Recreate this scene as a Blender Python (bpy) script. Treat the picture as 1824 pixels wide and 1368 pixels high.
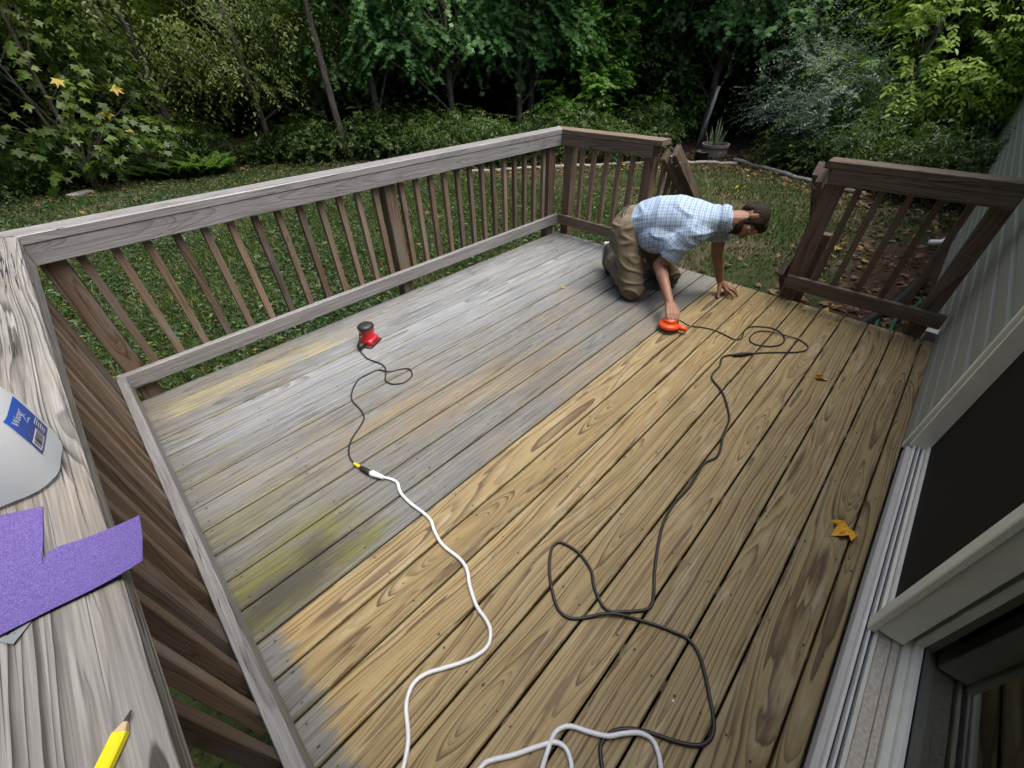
import bpy, bmesh, math, random
import numpy as np
from mathutils import Vector, Matrix, Euler

# ------------------------------------------------------------------ clear
for o in list(bpy.data.objects): bpy.data.objects.remove(o)
sc = bpy.context.scene
C = sc.collection
rad = math.radians

# ------------------------------------------------------------------ camera
cam_d = bpy.data.cameras.new('camera')
cam = bpy.data.objects.new('camera', cam_d); C.objects.link(cam)
cam_d.sensor_width = 36.0
cam_d.lens = 723.0 / 1824 * 36.0
cam_d.clip_start = 0.02; cam_d.clip_end = 400
CAM = Vector((0.2385, -2.6893, 1.4870))
ROT = Matrix(((0.697044, 0.466146, -0.544829), (-0.716820, 0.434707, -0.545159), (-0.017283, 0.770544, 0.637152)))
cam.matrix_world = Matrix.Translation(CAM) @ ROT.to_4x4()
sc.camera = cam
sc.render.resolution_x = 1024; sc.render.resolution_y = 768

# ------------------------------------------------------------------ sky, sun, exposure
SUN_EL, SUN_AZ = 69.0, -58.0      # degrees; azimuth measured from +X towards +Y
wd = bpy.data.worlds.new('World'); sc.world = wd; wd.use_nodes = True
wn = wd.node_tree
sky = wn.nodes.new('ShaderNodeTexSky'); sky.sky_type = 'NISHITA'; sky.sun_disc = False
sky.sun_elevation = rad(SUN_EL); sky.sun_rotation = rad(90 - SUN_AZ)
sky.air_density = 0.75; sky.dust_density = 6.0; sky.ozone_density = 1.0
bg = wn.nodes['Background']; bg.inputs['Strength'].default_value = 0.15
wn.links.new(sky.outputs[0], bg.inputs['Color'])
sd = bpy.data.lights.new('sun', 'SUN'); sd.energy = 1.5; sd.angle = rad(45); sd.color = (1.0, 0.97, 0.90)
so = bpy.data.objects.new('sun', sd); C.objects.link(so)
sdir = Vector((math.cos(rad(SUN_EL)) * math.cos(rad(SUN_AZ)), math.cos(rad(SUN_EL)) * math.sin(rad(SUN_AZ)), math.sin(rad(SUN_EL))))
so.rotation_euler = (-sdir).to_track_quat('-Z', 'Y').to_euler()
vs = sc.view_settings
vs.view_transform = 'Standard'; vs.look = 'None'; vs.gamma = 1.0; vs.use_curve_mapping = False
vs.exposure = 1.15
sc.render.engine = 'CYCLES'
sc.cycles.max_bounces = 8; sc.cycles.transparent_max_bounces = 12

# ------------------------------------------------------------------ pixel helpers (a pixel of the 1824 px photograph gives a direction only)
def ray(px):
    return ROT @ Vector(((px[0] - 912) / 723.0, -(px[1] - 684) / 723.0, -1.0))
def onz(px, z=0.0):
    d = ray(px); t = (z - CAM.z) / d.z; return CAM + d * t

# ------------------------------------------------------------------ object helpers
def link(name, me, mat=None, parent=None):
    o = bpy.data.objects.new(name, me); C.objects.link(o)
    if mat is not None:
        if not me.materials: me.materials.append(mat)
    if parent is not None: o.parent = parent
    return o
def tag(o, label=None, cat=None, group=None, kind=None):
    if label: o['label'] = label
    if cat: o['category'] = cat
    if group: o['group'] = group
    if kind: o['kind'] = kind
    return o
def empty(name, loc, label, cat, group=None, rz=0.0):
    o = bpy.data.objects.new(name, None); C.objects.link(o)
    o.location = loc; o.rotation_euler = (0, 0, rz); o.empty_display_size = 0.1
    return tag(o, label, cat, group)
def mesh_pd(name, v, f, smooth=False):
    me = bpy.data.meshes.new(name); me.from_pydata([tuple(a) for a in v], [], [tuple(a) for a in f]); me.update()
    if smooth: me.shade_smooth()
    return me
class MB:
    def __init__(s): s.v = []; s.f = []; s.sm = []
    def add(s, v, f):
        n = len(s.v); s.v += [tuple(a) for a in v]; s.f += [tuple(i + n for i in a) for a in f]; return s
    def box(s, lo, hi, M=None):
        x0, y0, z0 = lo; x1, y1, z1 = hi
        v = [(x0,y0,z0),(x1,y0,z0),(x1,y1,z0),(x0,y1,z0),(x0,y0,z1),(x1,y0,z1),(x1,y1,z1),(x0,y1,z1)]
        if M is not None: v = [tuple(M @ Vector(a)) for a in v]
        return s.add(v, [(0,3,2,1),(4,5,6,7),(0,1,5,4),(1,2,6,5),(2,3,7,6),(3,0,4,7)])
    def tube(s, pts, rads, n=8, cap=True):
        pts = [Vector(p) for p in pts]
        if not hasattr(rads, '__len__'): rads = [rads] * len(pts)
        vs_, fs = [], []; up = Vector((0, 0, 1))
        t0 = (pts[1] - pts[0]).normalized()
        a = up.cross(t0)
        if a.length < 1e-3: a = Vector((1, 0, 0)).cross(t0)
        a.normalize()
        for i, p in enumerate(pts):
            t = (pts[min(i + 1, len(pts) - 1)] - pts[max(i - 1, 0)]).normalized()
            a = (a - t * a.dot(t)).normalized(); b = t.cross(a)
            for k in range(n):
                g = 2 * math.pi * k / n
                vs_.append(p + (a * math.cos(g) + b * math.sin(g)) * rads[i])
        for i in range(len(pts) - 1):
            for k in range(n):
                fs.append((i*n+k, i*n+(k+1)%n, (i+1)*n+(k+1)%n, (i+1)*n+k))
        if cap:
            fs.append(tuple(range(n - 1, -1, -1))); m = (len(pts) - 1) * n; fs.append(tuple(m + k for k in range(n)))
        return s.add(vs_, fs)
    def lathe(s, prof, n=24, M=None):
        v, f = [], []
        for r, z in prof:
            for k in range(n):
                g = 2 * math.pi * k / n; p = Vector((r * math.cos(g), r * math.sin(g), z)); v.append(M @ p if M else p)
        for i in range(len(prof) - 1):
            for k in range(n): f.append((i*n+k, i*n+(k+1)%n, (i+1)*n+(k+1)%n, (i+1)*n+k))
        f.append(tuple(range(n - 1, -1, -1))); m = (len(prof) - 1) * n; f.append(tuple(m + k for k in range(n)))
        return s.add(v, f)
    def ell(s, c, r, M=None, nu=16, nv=10):
        v, f = [], []
        for j in range(nv + 1):
            th = math.pi * j / nv
            for i in range(nu):
                ph = 2 * math.pi * i / nu
                p = Vector((r[0]*math.sin(th)*math.cos(ph), r[1]*math.sin(th)*math.sin(ph), r[2]*math.cos(th)))
                if M is not None: p = M @ p
                v.append(Vector(c) + p)
        for j in range(nv):
            for i in range(nu): f.append((j*nu+i, (j+1)*nu+i, (j+1)*nu+(i+1)%nu, j*nu+(i+1)%nu))
        return s.add(v, f)
    def cap(s, a, b, ra, rb, n=12):
        a = Vector(a); b = Vector(b); d = (b - a); L = d.length; d.normalize()
        pts, rr = [], []
        for k in range(5):
            g = math.pi / 2 * (k / 4.0); pts.append(a - d * ra * math.cos(g)); rr.append(max(ra * math.sin(g), 1e-4))
        for k in range(1, 4): pts.append(a + d * L * k / 4); rr.append(ra + (rb - ra) * k / 4)
        for k in range(5):
            g = math.pi / 2 * (1 - k / 4.0); pts.append(b + d * rb * math.cos(g)); rr.append(max(rb * math.sin(g), 1e-4))
        return s.tube(pts, rr, n)
    def mesh(s, name, smooth=False):
        return mesh_pd(name, s.v, s.f, smooth)
    def obj(s, name, mat, parent=None, smooth=False):
        return link(name, s.mesh(name, smooth), mat, parent)
def bevel_obj(o, w=0.003, seg=2):
    bm = bmesh.new(); bm.from_mesh(o.data)
    bmesh.ops.remove_doubles(bm, verts=bm.verts, dist=1e-6)
    es = [e for e in bm.edges if len(e.link_faces) == 2 and e.calc_face_angle(0) > rad(35)]
    bmesh.ops.bevel(bm, geom=es, offset=w, segments=seg, profile=0.6, affect='EDGES')
    bm.to_mesh(o.data); bm.free()
    return o
def smooth_path(pts, per=6):
    pts = [Vector(p) for p in pts]; out = []
    for i in range(len(pts) - 1):
        p0 = pts[max(i-1, 0)]; p1 = pts[i]; p2 = pts[i+1]; p3 = pts[min(i+2, len(pts)-1)]
        for k in range(per):
            t = k / per
            out.append(0.5 * ((2*p1) + (p2-p0)*t + (2*p0-5*p1+4*p2-p3)*t*t + (-p0+3*p1-3*p2+p3)*t**3))
    out.append(pts[-1]); return out

# ------------------------------------------------------------------ material helpers
class NT:
    def __init__(s, name):
        s.m = bpy.data.materials.new(name); s.m.use_nodes = True; s.t = s.m.node_tree; s.t.nodes.clear()
        s.out = s.t.nodes.new('ShaderNodeOutputMaterial')
    def n(s, ty, **kw):
        nd = s.t.nodes.new('ShaderNode' + ty)
        for k, v in kw.items(): setattr(nd, k, v)
        return nd
    def set(s, sock, v):
        if isinstance(v, bpy.types.NodeSocket): s.t.links.new(v, sock)
        elif v is not None: sock.default_value = v
    def math(s, op, a, b=None, c=None, clamp=False):
        nd = s.n('Math', operation=op, use_clamp=clamp)
        s.set(nd.inputs[0], a); s.set(nd.inputs[1], b)
        if c is not None: s.set(nd.inputs[2], c)
        return nd.outputs[0]
    def sstep(s, v, a, b):
        nd = s.n('MapRange', interpolation_type='SMOOTHSTEP')
        s.set(nd.inputs[0], v); s.set(nd.inputs[1], a); s.set(nd.inputs[2], b); return nd.outputs[0]
    def comb(s, x, y, z):
        nd = s.n('CombineXYZ'); s.set(nd.inputs[0], x); s.set(nd.inputs[1], y); s.set(nd.inputs[2], z); return nd.outputs[0]
    def sep(s, v):
        nd = s.n('SeparateXYZ'); s.set(nd.inputs[0], v); return nd.outputs[0], nd.outputs[1], nd.outputs[2]
    def noise(s, vec, scale=1.0, detail=2.0, rough=0.5, dim='3D', w=None):
        nd = s.n('TexNoise', noise_dimensions=dim)
        if dim == '1D': s.set(nd.inputs['W'], w)
        else: s.set(nd.inputs['Vector'], vec)
        nd.inputs['Scale'].default_value = scale; nd.inputs['Detail'].default_value = detail; nd.inputs['Roughness'].default_value = rough
        return nd.outputs[0]
    def mix(s, f, a, b, bt='MIX'):
        nd = s.n('Mix', data_type='RGBA', blend_type=bt, clamp_factor=True)
        s.set(nd.inputs['Factor'], f)
        for k, v in (('A', a), ('B', b)):
            sk = [i for i in nd.inputs if i.name == k and i.type == 'RGBA'][0]
            s.set(sk, (v[0], v[1], v[2], 1) if isinstance(v, (tuple, list)) else v)
        return [o for o in nd.outputs if o.type == 'RGBA'][0]
    def fmul(s, col, f):
        return s.mix(1.0, col, s.comb(f, f, f), 'MULTIPLY')
    def bsdf(s, color, rough=0.6, spec=0.5, metal=0.0, normal=None, **kw):
        b = s.n('BsdfPrincipled')
        s.set(b.inputs['Base Color'], (color[0], color[1], color[2], 1) if isinstance(color, (tuple, list)) else color)
        s.set(b.inputs['Roughness'], rough); s.set(b.inputs['Specular IOR Level'], spec); s.set(b.inputs['Metallic'], metal)
        if normal is not None: s.set(b.inputs['Normal'], normal)
        for k, v in kw.items(): s.set(b.inputs[k.replace('_', ' ')], v)
        return b.outputs[0]
    def bump(s, h, strength=0.3, dist=0.002):
        b = s.n('Bump'); s.set(b.inputs['Height'], h); b.inputs['Strength'].default_value = strength; b.inputs['Distance'].default_value = dist
        return b.outputs[0]
    def done(s, sh):
        s.t.links.new(sh, s.out.inputs['Surface']); return s.m

def plain(name, col, rough=0.5, spec=0.5, metal=0.0, var=0.12, scale=30.0, bump=0.0, bscale=200.0, **kw):
    n = NT(name); tc = n.n('TexCoord').outputs['Object']
    v = n.noise(tc, scale, 3.0)
    k = n.math('MULTIPLY_ADD', v, 2 * var, 1 - var)
    nor = n.bump(n.noise(tc, bscale, 2.0), bump, 0.002) if bump else None
    rg = n.math('MULTIPLY_ADD', n.noise(tc, scale * 2.3, 2.0), 0.2, rough - 0.1)
    return n.done(n.bsdf(n.fmul(n.mix(0.0, col, col), k), rg, spec, metal, nor, **kw))

# ---- wood: every piece is sawn out of an imaginary log; ring distance, wandering pith and knots give the figure
def wood_fields(n, freq=115.0, knots=1.0, wander=1.0):
    tc = n.n('TexCoord').outputs['Object']
    x, y, z = n.sep(tc)
    rn = n.n('ObjectInfo').outputs['Random']
    r1 = n.math('FRACT', n.math('MULTIPLY', rn, 13.71)); r2 = n.math('FRACT', n.math('MULTIPLY', rn, 91.37)); r3 = n.math('FRACT', n.math('MULTIPLY', rn, 37.13))
    xo = n.math('MULTIPLY_ADD', rn, 57.0, x)
    s1 = n.noise(None, 0.45, 1.5, dim='1D', w=xo)
    s2 = n.noise(None, 0.55, 1.5, dim='1D', w=n.math('ADD', xo, 140.0))
    wv = n.comb(n.math('MULTIPLY', xo, 1.5), n.math('MULTIPLY', y, 11.0), n.math('MULTIPLY', z, 11.0))
    w = n.noise(wv, 1.0, 2.0)
    wv2 = n.comb(n.math('MULTIPLY', xo, 7.0), n.math('MULTIPLY', y, 45.0), n.math('MULTIPLY', z, 45.0))
    w2 = n.noise(wv2, 1.0, 2.0)
    dy = n.math('ADD', n.math('ADD', y, n.math('MULTIPLY', n.math('SUBTRACT', r1, 0.5), 0.17)), n.math('MULTIPLY', n.math('SUBTRACT', s1, 0.5), 0.12 * wander))
    dz = n.math('ADD', n.math('ADD', z, n.math('MULTIPLY_ADD', r2, 0.10, -0.05)), n.math('MULTIPLY', n.math('SUBTRACT', s2, 0.5), 0.24 * wander))
    r = n.math('SQRT', n.math('ADD', n.math('MULTIPLY', dy, dy), n.math('MULTIPLY', dz, dz)))
    vo = n.n('TexVoronoi', voronoi_dimensions='2D', feature='F1')
    n.set(vo.inputs['Vector'], n.comb(n.math('MULTIPLY', xo, 0.42), n.math('MULTIPLY_ADD', y, 4.2, n.math('MULTIPLY', r3, 9.0)), 0.0))
    vo.inputs['Scale'].default_value = 1.0
    d = vo.outputs['Distance']; has = n.math('GREATER_THAN', n.sep(vo.outputs['Color'])[0], 0.60)
    kb = n.math('MULTIPLY', has, n.math('POWER', 2.718, n.math('MULTIPLY', n.math('MULTIPLY', d, d), -30.0)))
    ring = n.math('MULTIPLY_ADD', r, freq, n.math('MULTIPLY', kb, 3.0 * knots))
    ring = n.math('ADD', ring, n.math('MULTIPLY', n.noise(None, 26.0, 2.0, dim='1D', w=n.math('ADD', r, rn)), 4.0))      # uneven ring widths
    ring = n.math('ADD', ring, n.math('MULTIPLY', w, 2.4))
    ring = n.math('ADD', ring, n.math('MULTIPLY', w2, 0.45))
    f = n.math('FRACT', ring)
    amp = n.math('MULTIPLY_ADD', n.noise(None, 3.7, 0.0, dim='1D', w=n.math('FLOOR', ring)), 1.3, 0.05, clamp=True)
    late = n.math('MULTIPLY', n.math('POWER', f, 2.2), n.math('SUBTRACT', 1.0, n.sstep(f, 0.88, 1.0)))
    late = n.math('MULTIPLY', n.math('MULTIPLY', late, 1.7), amp, clamp=True)
    fv = n.comb(n.math('MULTIPLY', xo, 7.0), n.math('MULTIPLY', y, 330.0), n.math('MULTIPLY', z, 330.0))
    fib = n.noise(fv, 1.0, 2.0, 0.6)
    fv2 = n.comb(n.math('MULTIPLY', xo, 2.0), n.math('MULTIPLY', y, 90.0), n.math('MULTIPLY', z, 90.0))
    fib2 = n.noise(fv2, 1.0, 3.0, 0.6)
    crack = n.math('SUBTRACT', 1.0, n.sstep(n.noise(n.comb(n.math('MULTIPLY', xo, 1.1), n.math('MULTIPLY', y, 75.0), n.math('MULTIPLY', z, 75.0)), 1.0, 2.0, 0.55), 0.26, 0.315))
    ck = n.noise(n.comb(n.math('MULTIPLY', xo, 0.8), n.math('MULTIPLY', y, 30.0), n.math('MULTIPLY', z, 30.0)), 1.0, 3.0, 0.6)
    cm = n.noise(n.comb(n.math('MULTIPLY', xo, 1.3), n.math('MULTIPLY', y, 8.0), 3.0), 1.0, 1.0)
    check = n.math('MULTIPLY', n.math('SUBTRACT', 1.0, n.sstep(n.math('ABSOLUTE', n.math('SUBTRACT', ck, 0.5)), 0.003, 0.013)), n.sstep(cm, 0.46, 0.58))
    crack = n.math('MAXIMUM', crack, check)
    knot = n.math('MULTIPLY', has, n.math('SUBTRACT', 1.0, n.sstep(d, 0.03, 0.075)))
    pt = n.noise(n.comb(n.math('MULTIPLY', xo, 2.4), n.math('MULTIPLY', y, 11.0), n.math('MULTIPLY', z, 11.0)), 1.0, 3.0)
    return dict(x=x, y=y, z=z, xo=xo, rn=rn, r1=r1, r2=r2, r3=r3, late=late, fib=fib, fib2=fib2, crack=crack, knot=knot, pt=pt)

def wood(name, early, late, dark, freq=115.0, contrast=0.75, knots=1.0, crack=0.7, bumps=0.5, rough=0.72, spec=0.3, tone=0.25, wander=1.0, blotch=None, fine=1.0):
    n = NT(name); W = wood_fields(n, freq, knots, wander)
    c = n.mix(n.math('MULTIPLY', W['late'], contrast), early, late)
    if blotch is not None: c = n.mix(n.sstep(W['pt'], 0.45, 0.72), c, blotch)
    c = n.mix(n.math('MULTIPLY', W['knot'], 0.8 * min(knots, 1)), c, dark)
    c = n.mix(n.math('MULTIPLY', W['crack'], crack), c, dark)
    k = n.math('MULTIPLY', n.math('MULTIPLY_ADD', W['fib'], 0.6 * fine, 1.0 - 0.3 * fine), n.math('MULTIPLY_ADD', W['fib2'], 0.65 * fine, 1.0 - 0.325 * fine))
    k = n.math('MULTIPLY', k, n.math('MULTIPLY_ADD', W['rn'], tone, 1 - tone / 2))
    k = n.math('MULTIPLY', k, n.math('MULTIPLY_ADD', W['pt'], 0.43, 0.63))
    c = n.fmul(c, k)
    h = n.math('ADD', n.math('MULTIPLY', W['late'], 0.5), n.math('SUBTRACT', n.math('MULTIPLY', W['fib2'], 0.6), n.math('MULTIPLY', W['crack'], 1.6)))
    return n.done(n.bsdf(c, rough, spec, 0.0, n.bump(h, bumps, 0.0025)))

P = 0.1445           # board pitch
XF = 3.634           # far edge of the deck
HT = 0.923           # top of the rail cap

def deck_wood():
    n = NT('deck_wood'); W = wood_fields(n, 92.0, 1.0, 0.95)
    pos = n.n('NewGeometry').outputs['Position']; px, py, pz = n.sep(pos)
    late, fib, fib2, pt = W['late'], W['fib'], W['fib2'], W['pt']
    wn1 = n.noise(pos, 2.2, 3.0, 0.6)                                         # large cloudy variation over the whole floor
    wn2 = n.noise(n.comb(n.math('MULTIPLY', px, 6.0), n.math('MULTIPLY', py, 16.0), 0.0), 1.0, 3.0, 0.6)
    # --- weathered boards
    g = n.mix(n.math('MULTIPLY', late, 0.72), (0.178, 0.180, 0.170), (0.066, 0.066, 0.059))
    g = n.mix(n.sstep(wn1, 0.47, 0.66), g, n.mix(n.math('MULTIPLY', late, 0.6), (0.195, 0.180, 0.148), (0.085, 0.074, 0.056)))     # browner areas
    gk = n.math('MULTIPLY', n.math('MULTIPLY_ADD', fib, 1.15, 0.43), n.math('MULTIPLY_ADD', fib2, 1.35, 0.33))
    g = n.fmul(g, gk)
    g = n.mix(n.math('MULTIPLY', n.sstep(wn2, 0.52, 0.75), 0.5), g, (0.25, 0.255, 0.25))                                         # bleached scuffs
    def blob(cx, cy, rx, ry, edge=0.5):
        a = n.math('DIVIDE', n.math('SUBTRACT', px, cx), rx); b = n.math('DIVIDE', n.math('SUBTRACT', py, cy), ry)
        q = n.math('SQRT', n.math('ADD', n.math('MULTIPLY', a, a), n.math('MULTIPLY', b, b)))
        q = n.math('ADD', q, n.math('MULTIPLY', n.math('SUBTRACT', wn2, 0.5), 1.5))
        return n.math('SUBTRACT', 1.0, n.sstep(q, 1.0 - edge, 1.0 + edge))
    def mx(*a):
        r = a[0]
        for b in a[1:]: r = n.math('MAXIMUM', r, b)
        return r
    blue = mx(blob(2.3, -0.45, 1.5, 0.45), blob(0.75, -0.62, 0.6, 0.2))
    g = n.mix(n.math('MULTIPLY', blue, 0.75), g, n.fmul(n.mix(late, (0.255, 0.275, 0.295), (0.12, 0.13, 0.145)), gk))
    worn = mx(blob(1.30, -1.30, 0.50, 0.11), blob(2.12, -1.66, 0.42, 0.07), blob(1.75, -1.42, 0.35, 0.05), blob(0.9, -1.12, 0.3, 0.05))
    g = n.mix(n.math('MULTIPLY', worn, 0.55), g, n.fmul(n.mix(late, (0.26, 0.205, 0.12), (0.15, 0.105, 0.06)), gk))
    alg = n.math('MULTIPLY', mx(blob(0.27, -1.53, 0.19, 0.15, 0.7), blob(0.10, -1.52, 0.16, 0.10, 0.7), n.math('MULTIPLY', blob(0.12, -1.22, 0.26, 0.09, 0.8), 0.5), blob(0.06, -1.66, 0.22, 0.06), blob(0.38, -1.66, 0.16, 0.05)), n.sstep(n.math('ADD', n.math('MULTIPLY', fib2, 0.7), wn2), 0.55, 0.95))
    g = n.mix(n.math('MULTIPLY', alg, 0.95), g, n.fmul(n.mix(late, (0.165, 0.165, 0.030), (0.065, 0.068, 0.014)), gk))
    seam = n.math('MULTIPLY', n.sstep(n.math('ABSOLUTE', W['y']), 0.052, 0.069), n.sstep(wn2, 0.42, 0.6))
    g = n.mix(n.math('MULTIPLY', seam, 0.5), g, (0.18, 0.165, 0.06))                                                              # yellow-green along the board edges
    stain = n.math('MULTIPLY', mx(blob(0.15, -1.64, 0.19, 0.075, 0.7), blob(0.26, -1.59, 0.07, 0.07, 0.8)), n.sstep(n.math('ADD', fib2, n.math('MULTIPLY', wn2, 0.6)), 0.30, 0.62))
    g = n.mix(n.math('MULTIPLY', stain, 0.85), g, (0.045, 0.043, 0.036))
    g = n.mix(n.math('MULTIPLY', W['crack'], 0.75), g, (0.06, 0.055, 0.05))
    # --- freshly sanded boards
    s = n.mix(n.math('MULTIPLY', late, 1.15, clamp=True), (0.345, 0.258, 0.112), (0.108, 0.068, 0.026))
    pale = n.sstep(n.noise(n.comb(n.math('MULTIPLY', W['xo'], 3.2), n.math('MULTIPLY', W['y'], 17.0), 0.0), 1.0, 3.0, 0.6), 0.53, 0.70)
    s = n.mix(n.math('MULTIPLY', pale, n.math('SUBTRACT', 0.50, n.math('MULTIPLY', late, 0.45))), s, (0.50, 0.435, 0.285))
    drk = n.sstep(n.noise(n.comb(n.math('MULTIPLY', W['xo'], 2.1), n.math('MULTIPLY', W['y'], 12.0), 7.0), 1.0, 3.0, 0.6), 0.55, 0.75)
    s = n.mix(n.math('MULTIPLY', drk, 0.55), s, (0.165, 0.115, 0.065))
    ed = n.math('MULTIPLY', n.sstep(n.math('ABSOLUTE', W['y']), 0.045, 0.068), n.sstep(wn2, 0.45, 0.55))
    s = n.mix(n.math('MULTIPLY', ed, 0.55), s, (0.42, 0.355, 0.20))
    s = n.fmul(s, n.math('MULTIPLY', n.math('MULTIPLY_ADD', fib, 0.4, 0.80), n.math('MULTIPLY_ADD', fib2, 0.4, 0.80)))
    s = n.mix(n.math('MULTIPLY', W['knot'], 0.75), s, (0.10, 0.055, 0.022))
    s = n.mix(n.math('MULTIPLY', W['crack'], 0.55), s, (0.09, 0.05, 0.022))
    # --- where the sander has been
    m1 = n.math('GREATER_THAN', n.math('MULTIPLY', py, -1.0), 12 * P)
    endx = n.math('ADD', n.math('ADD', px, n.math('MULTIPLY', n.math('SUBTRACT', wn2, 0.5), -0.14)), n.math('MULTIPLY', n.math('SUBTRACT', fib2, 0.5), 0.16))
    m1 = n.math('MULTIPLY', m1, n.sstep(endx, 0.035, 0.085))
    todo = n.math('MULTIPLY', n.math('LESS_THAN', n.math('MULTIPLY', py, -1.0), 13 * P), n.math('MULTIPLY', n.sstep(px, 0.0, 0.3), 0.12))
    m1 = n.math('SUBTRACT', m1, todo, clamp=True)
    b2 = n.math('MULTIPLY', n.math('GREATER_THAN', n.math('MULTIPLY', py, -1.0), P), n.math('LESS_THAN', n.math('MULTIPLY', py, -1.0), 2 * P))
    b2 = n.math('MULTIPLY', b2, n.math('MULTIPLY', n.sstep(endx, 0.06, 0.09), n.math('SUBTRACT', 1.0, n.sstep(endx, 0.85, 1.35))))
    far = n.mix(n.math('MULTIPLY', n.math('MULTIPLY', b2, n.sstep(wn2, 0.25, 0.6)), 0.62), g, n.fmul(n.mix(late, (0.31, 0.275, 0.15), (0.215, 0.185, 0.095)), gk))
    c = n.mix(m1, far, s)
    c = n.fmul(c, n.math('MULTIPLY_ADD', W['r3'], 0.20, 0.76))
    h = n.math('ADD', n.math('MULTIPLY', late, 0.35), n.math('SUBTRACT', n.math('MULTIPLY', fib2, 0.5), n.math('MULTIPLY', W['crack'], 1.5)))
    h = n.math('MULTIPLY', h, n.math('MULTIPLY_ADD', m1, -0.55, 1.0))
    rg = n.math('MULTIPLY_ADD', pt, 0.2, 0.50)
    return n.done(n.bsdf(c, rg, 0.45, 0.0, n.bump(h, 0.45, 0.002)))

M = {}
M['deck'] = deck_wood()
M['rail_grey'] = wood('weathered_rail_wood', (0.255, 0.253, 0.255), (0.11, 0.106, 0.105), (0.05, 0.045, 0.04), 120, 0.6, 0.6, 0.8, 0.5, rough=0.5, spec=0.6, tone=0.2, fine=1.7)
M['rail_far'] = wood('shade_toned_brown_rail_wood', (0.170, 0.134, 0.100), (0.070, 0.047, 0.032), (0.04, 0.03, 0.024), 90, 0.85, 0.8, 0.8, 0.5, tone=0.2)  # brown wood, colour darkened further for the house shade on the far rails
M['cap_near'] = wood('old_cracked_cap_wood', (0.265, 0.262, 0.25), (0.068, 0.062, 0.056), (0.025, 0.022, 0.02), 85, 1.1, 1.2, 1.0, 1.0, tone=0.1, blotch=(0.215, 0.195, 0.17), wander=0.75, fine=1.9)
M['baluster'] = wood('brown_baluster_wood', (0.20, 0.142, 0.098), (0.082, 0.052, 0.033), (0.045, 0.032, 0.024), 150, 0.8, 0.6, 0.6, 0.4, tone=0.75, blotch=(0.17, 0.148, 0.127))
M['post'] = wood('brown_post_wood', (0.17, 0.12, 0.083), (0.066, 0.041, 0.027), (0.03, 0.02, 0.015), 85, 0.9, 1.0, 0.6, 0.4, tone=0.3, blotch=(0.15, 0.128, 0.104))
M['frame_wood'] = wood('rough_joist_wood', (0.17, 0.14, 0.10), (0.09, 0.07, 0.05), (0.03, 0.025, 0.02))
M['log'] = wood('bleached_edging_timber', (0.30, 0.29, 0.27), (0.18, 0.17, 0.155), (0.08, 0.07, 0.06))
M['barrel'] = wood('grey_barrel_wood', (0.30, 0.27, 0.24), (0.16, 0.14, 0.12), (0.05, 0.04, 0.04))

# ------------------------------------------------------------------ timbers
_tc = {}
def timber_mesh(L, w, t, ch=0.003, s0=0.0, s1=0.0):
    k = (round(L, 4), round(w, 4), round(t, 4), ch, round(s0, 3), round(s1, 3))
    if k in _tc: return _tc[k]
    a, b = w / 2, t / 2
    pr = [(-a+ch,-b),(a-ch,-b),(a,-b+ch),(a,b-ch),(a-ch,b),(-a+ch,b),(-a,b-ch),(-a,-b+ch)]
    v = [(-L/2 + y*s0, y, z) for y, z in pr] + [(L/2 + y*s1, y, z) for y, z in pr]
    f = [(i, (i+1) % 8, 8+(i+1) % 8, 8+i) for i in range(8)] + [tuple(range(7, -1, -1)), tuple(range(8, 16))]
    f = [tuple(reversed(q)) for q in f[:8]] + [tuple(reversed(q)) for q in f[8:]]
    me = mesh_pd('timber', v, f); bm = bmesh.new(); bm.from_mesh(me); bmesh.ops.recalc_face_normals(bm, faces=bm.faces); bm.to_mesh(me); bm.free()
    _tc[k] = me; return me
def timber(name, L, w, t, centre, ax, wy, mat, parent, **kw):
    """length runs along ax, width along wy; centre in world space"""
    me = timber_mesh(L, w, t, **kw)
    key = me.name + mat.name
    if key not in _tc: 
        m2 = me.copy() if me.materials else me
        if not m2.materials: m2.materials.append(mat)
        else: m2.materials[0] = mat
        _tc[key] = m2
    me = _tc[key]
    o = bpy.data.objects.new(name, me); C.objects.link(o)
    ax = Vector(ax).normalized(); wy = Vector(wy); wy = (wy - ax * wy.dot(ax)).normalized(); wz = ax.cross(wy)
    R = Matrix((ax, wy, wz)).transposed().to_4x4()
    W = Matrix.Translation(Vector(centre)) @ R
    if parent is not None:
        o.parent = parent; o.matrix_world = W
        pm = Matrix.Translation(parent.location) @ parent.rotation_euler.to_matrix().to_4x4()
        o.matrix_parent_inverse = pm.inverted(); o.matrix_basis = W
    else: o.matrix_world = W
    return o
X, Y, Z = Vector((1,0,0)), Vector((0,1,0)), Vector((0,0,1))
def put(o, parent):
    """parent a mesh built in world coordinates"""
    o.parent = parent
    o.matrix_parent_inverse = (Matrix.Translation(parent.location) @ parent.rotation_euler.to_matrix().to_4x4()).inverted()
    return o

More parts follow.
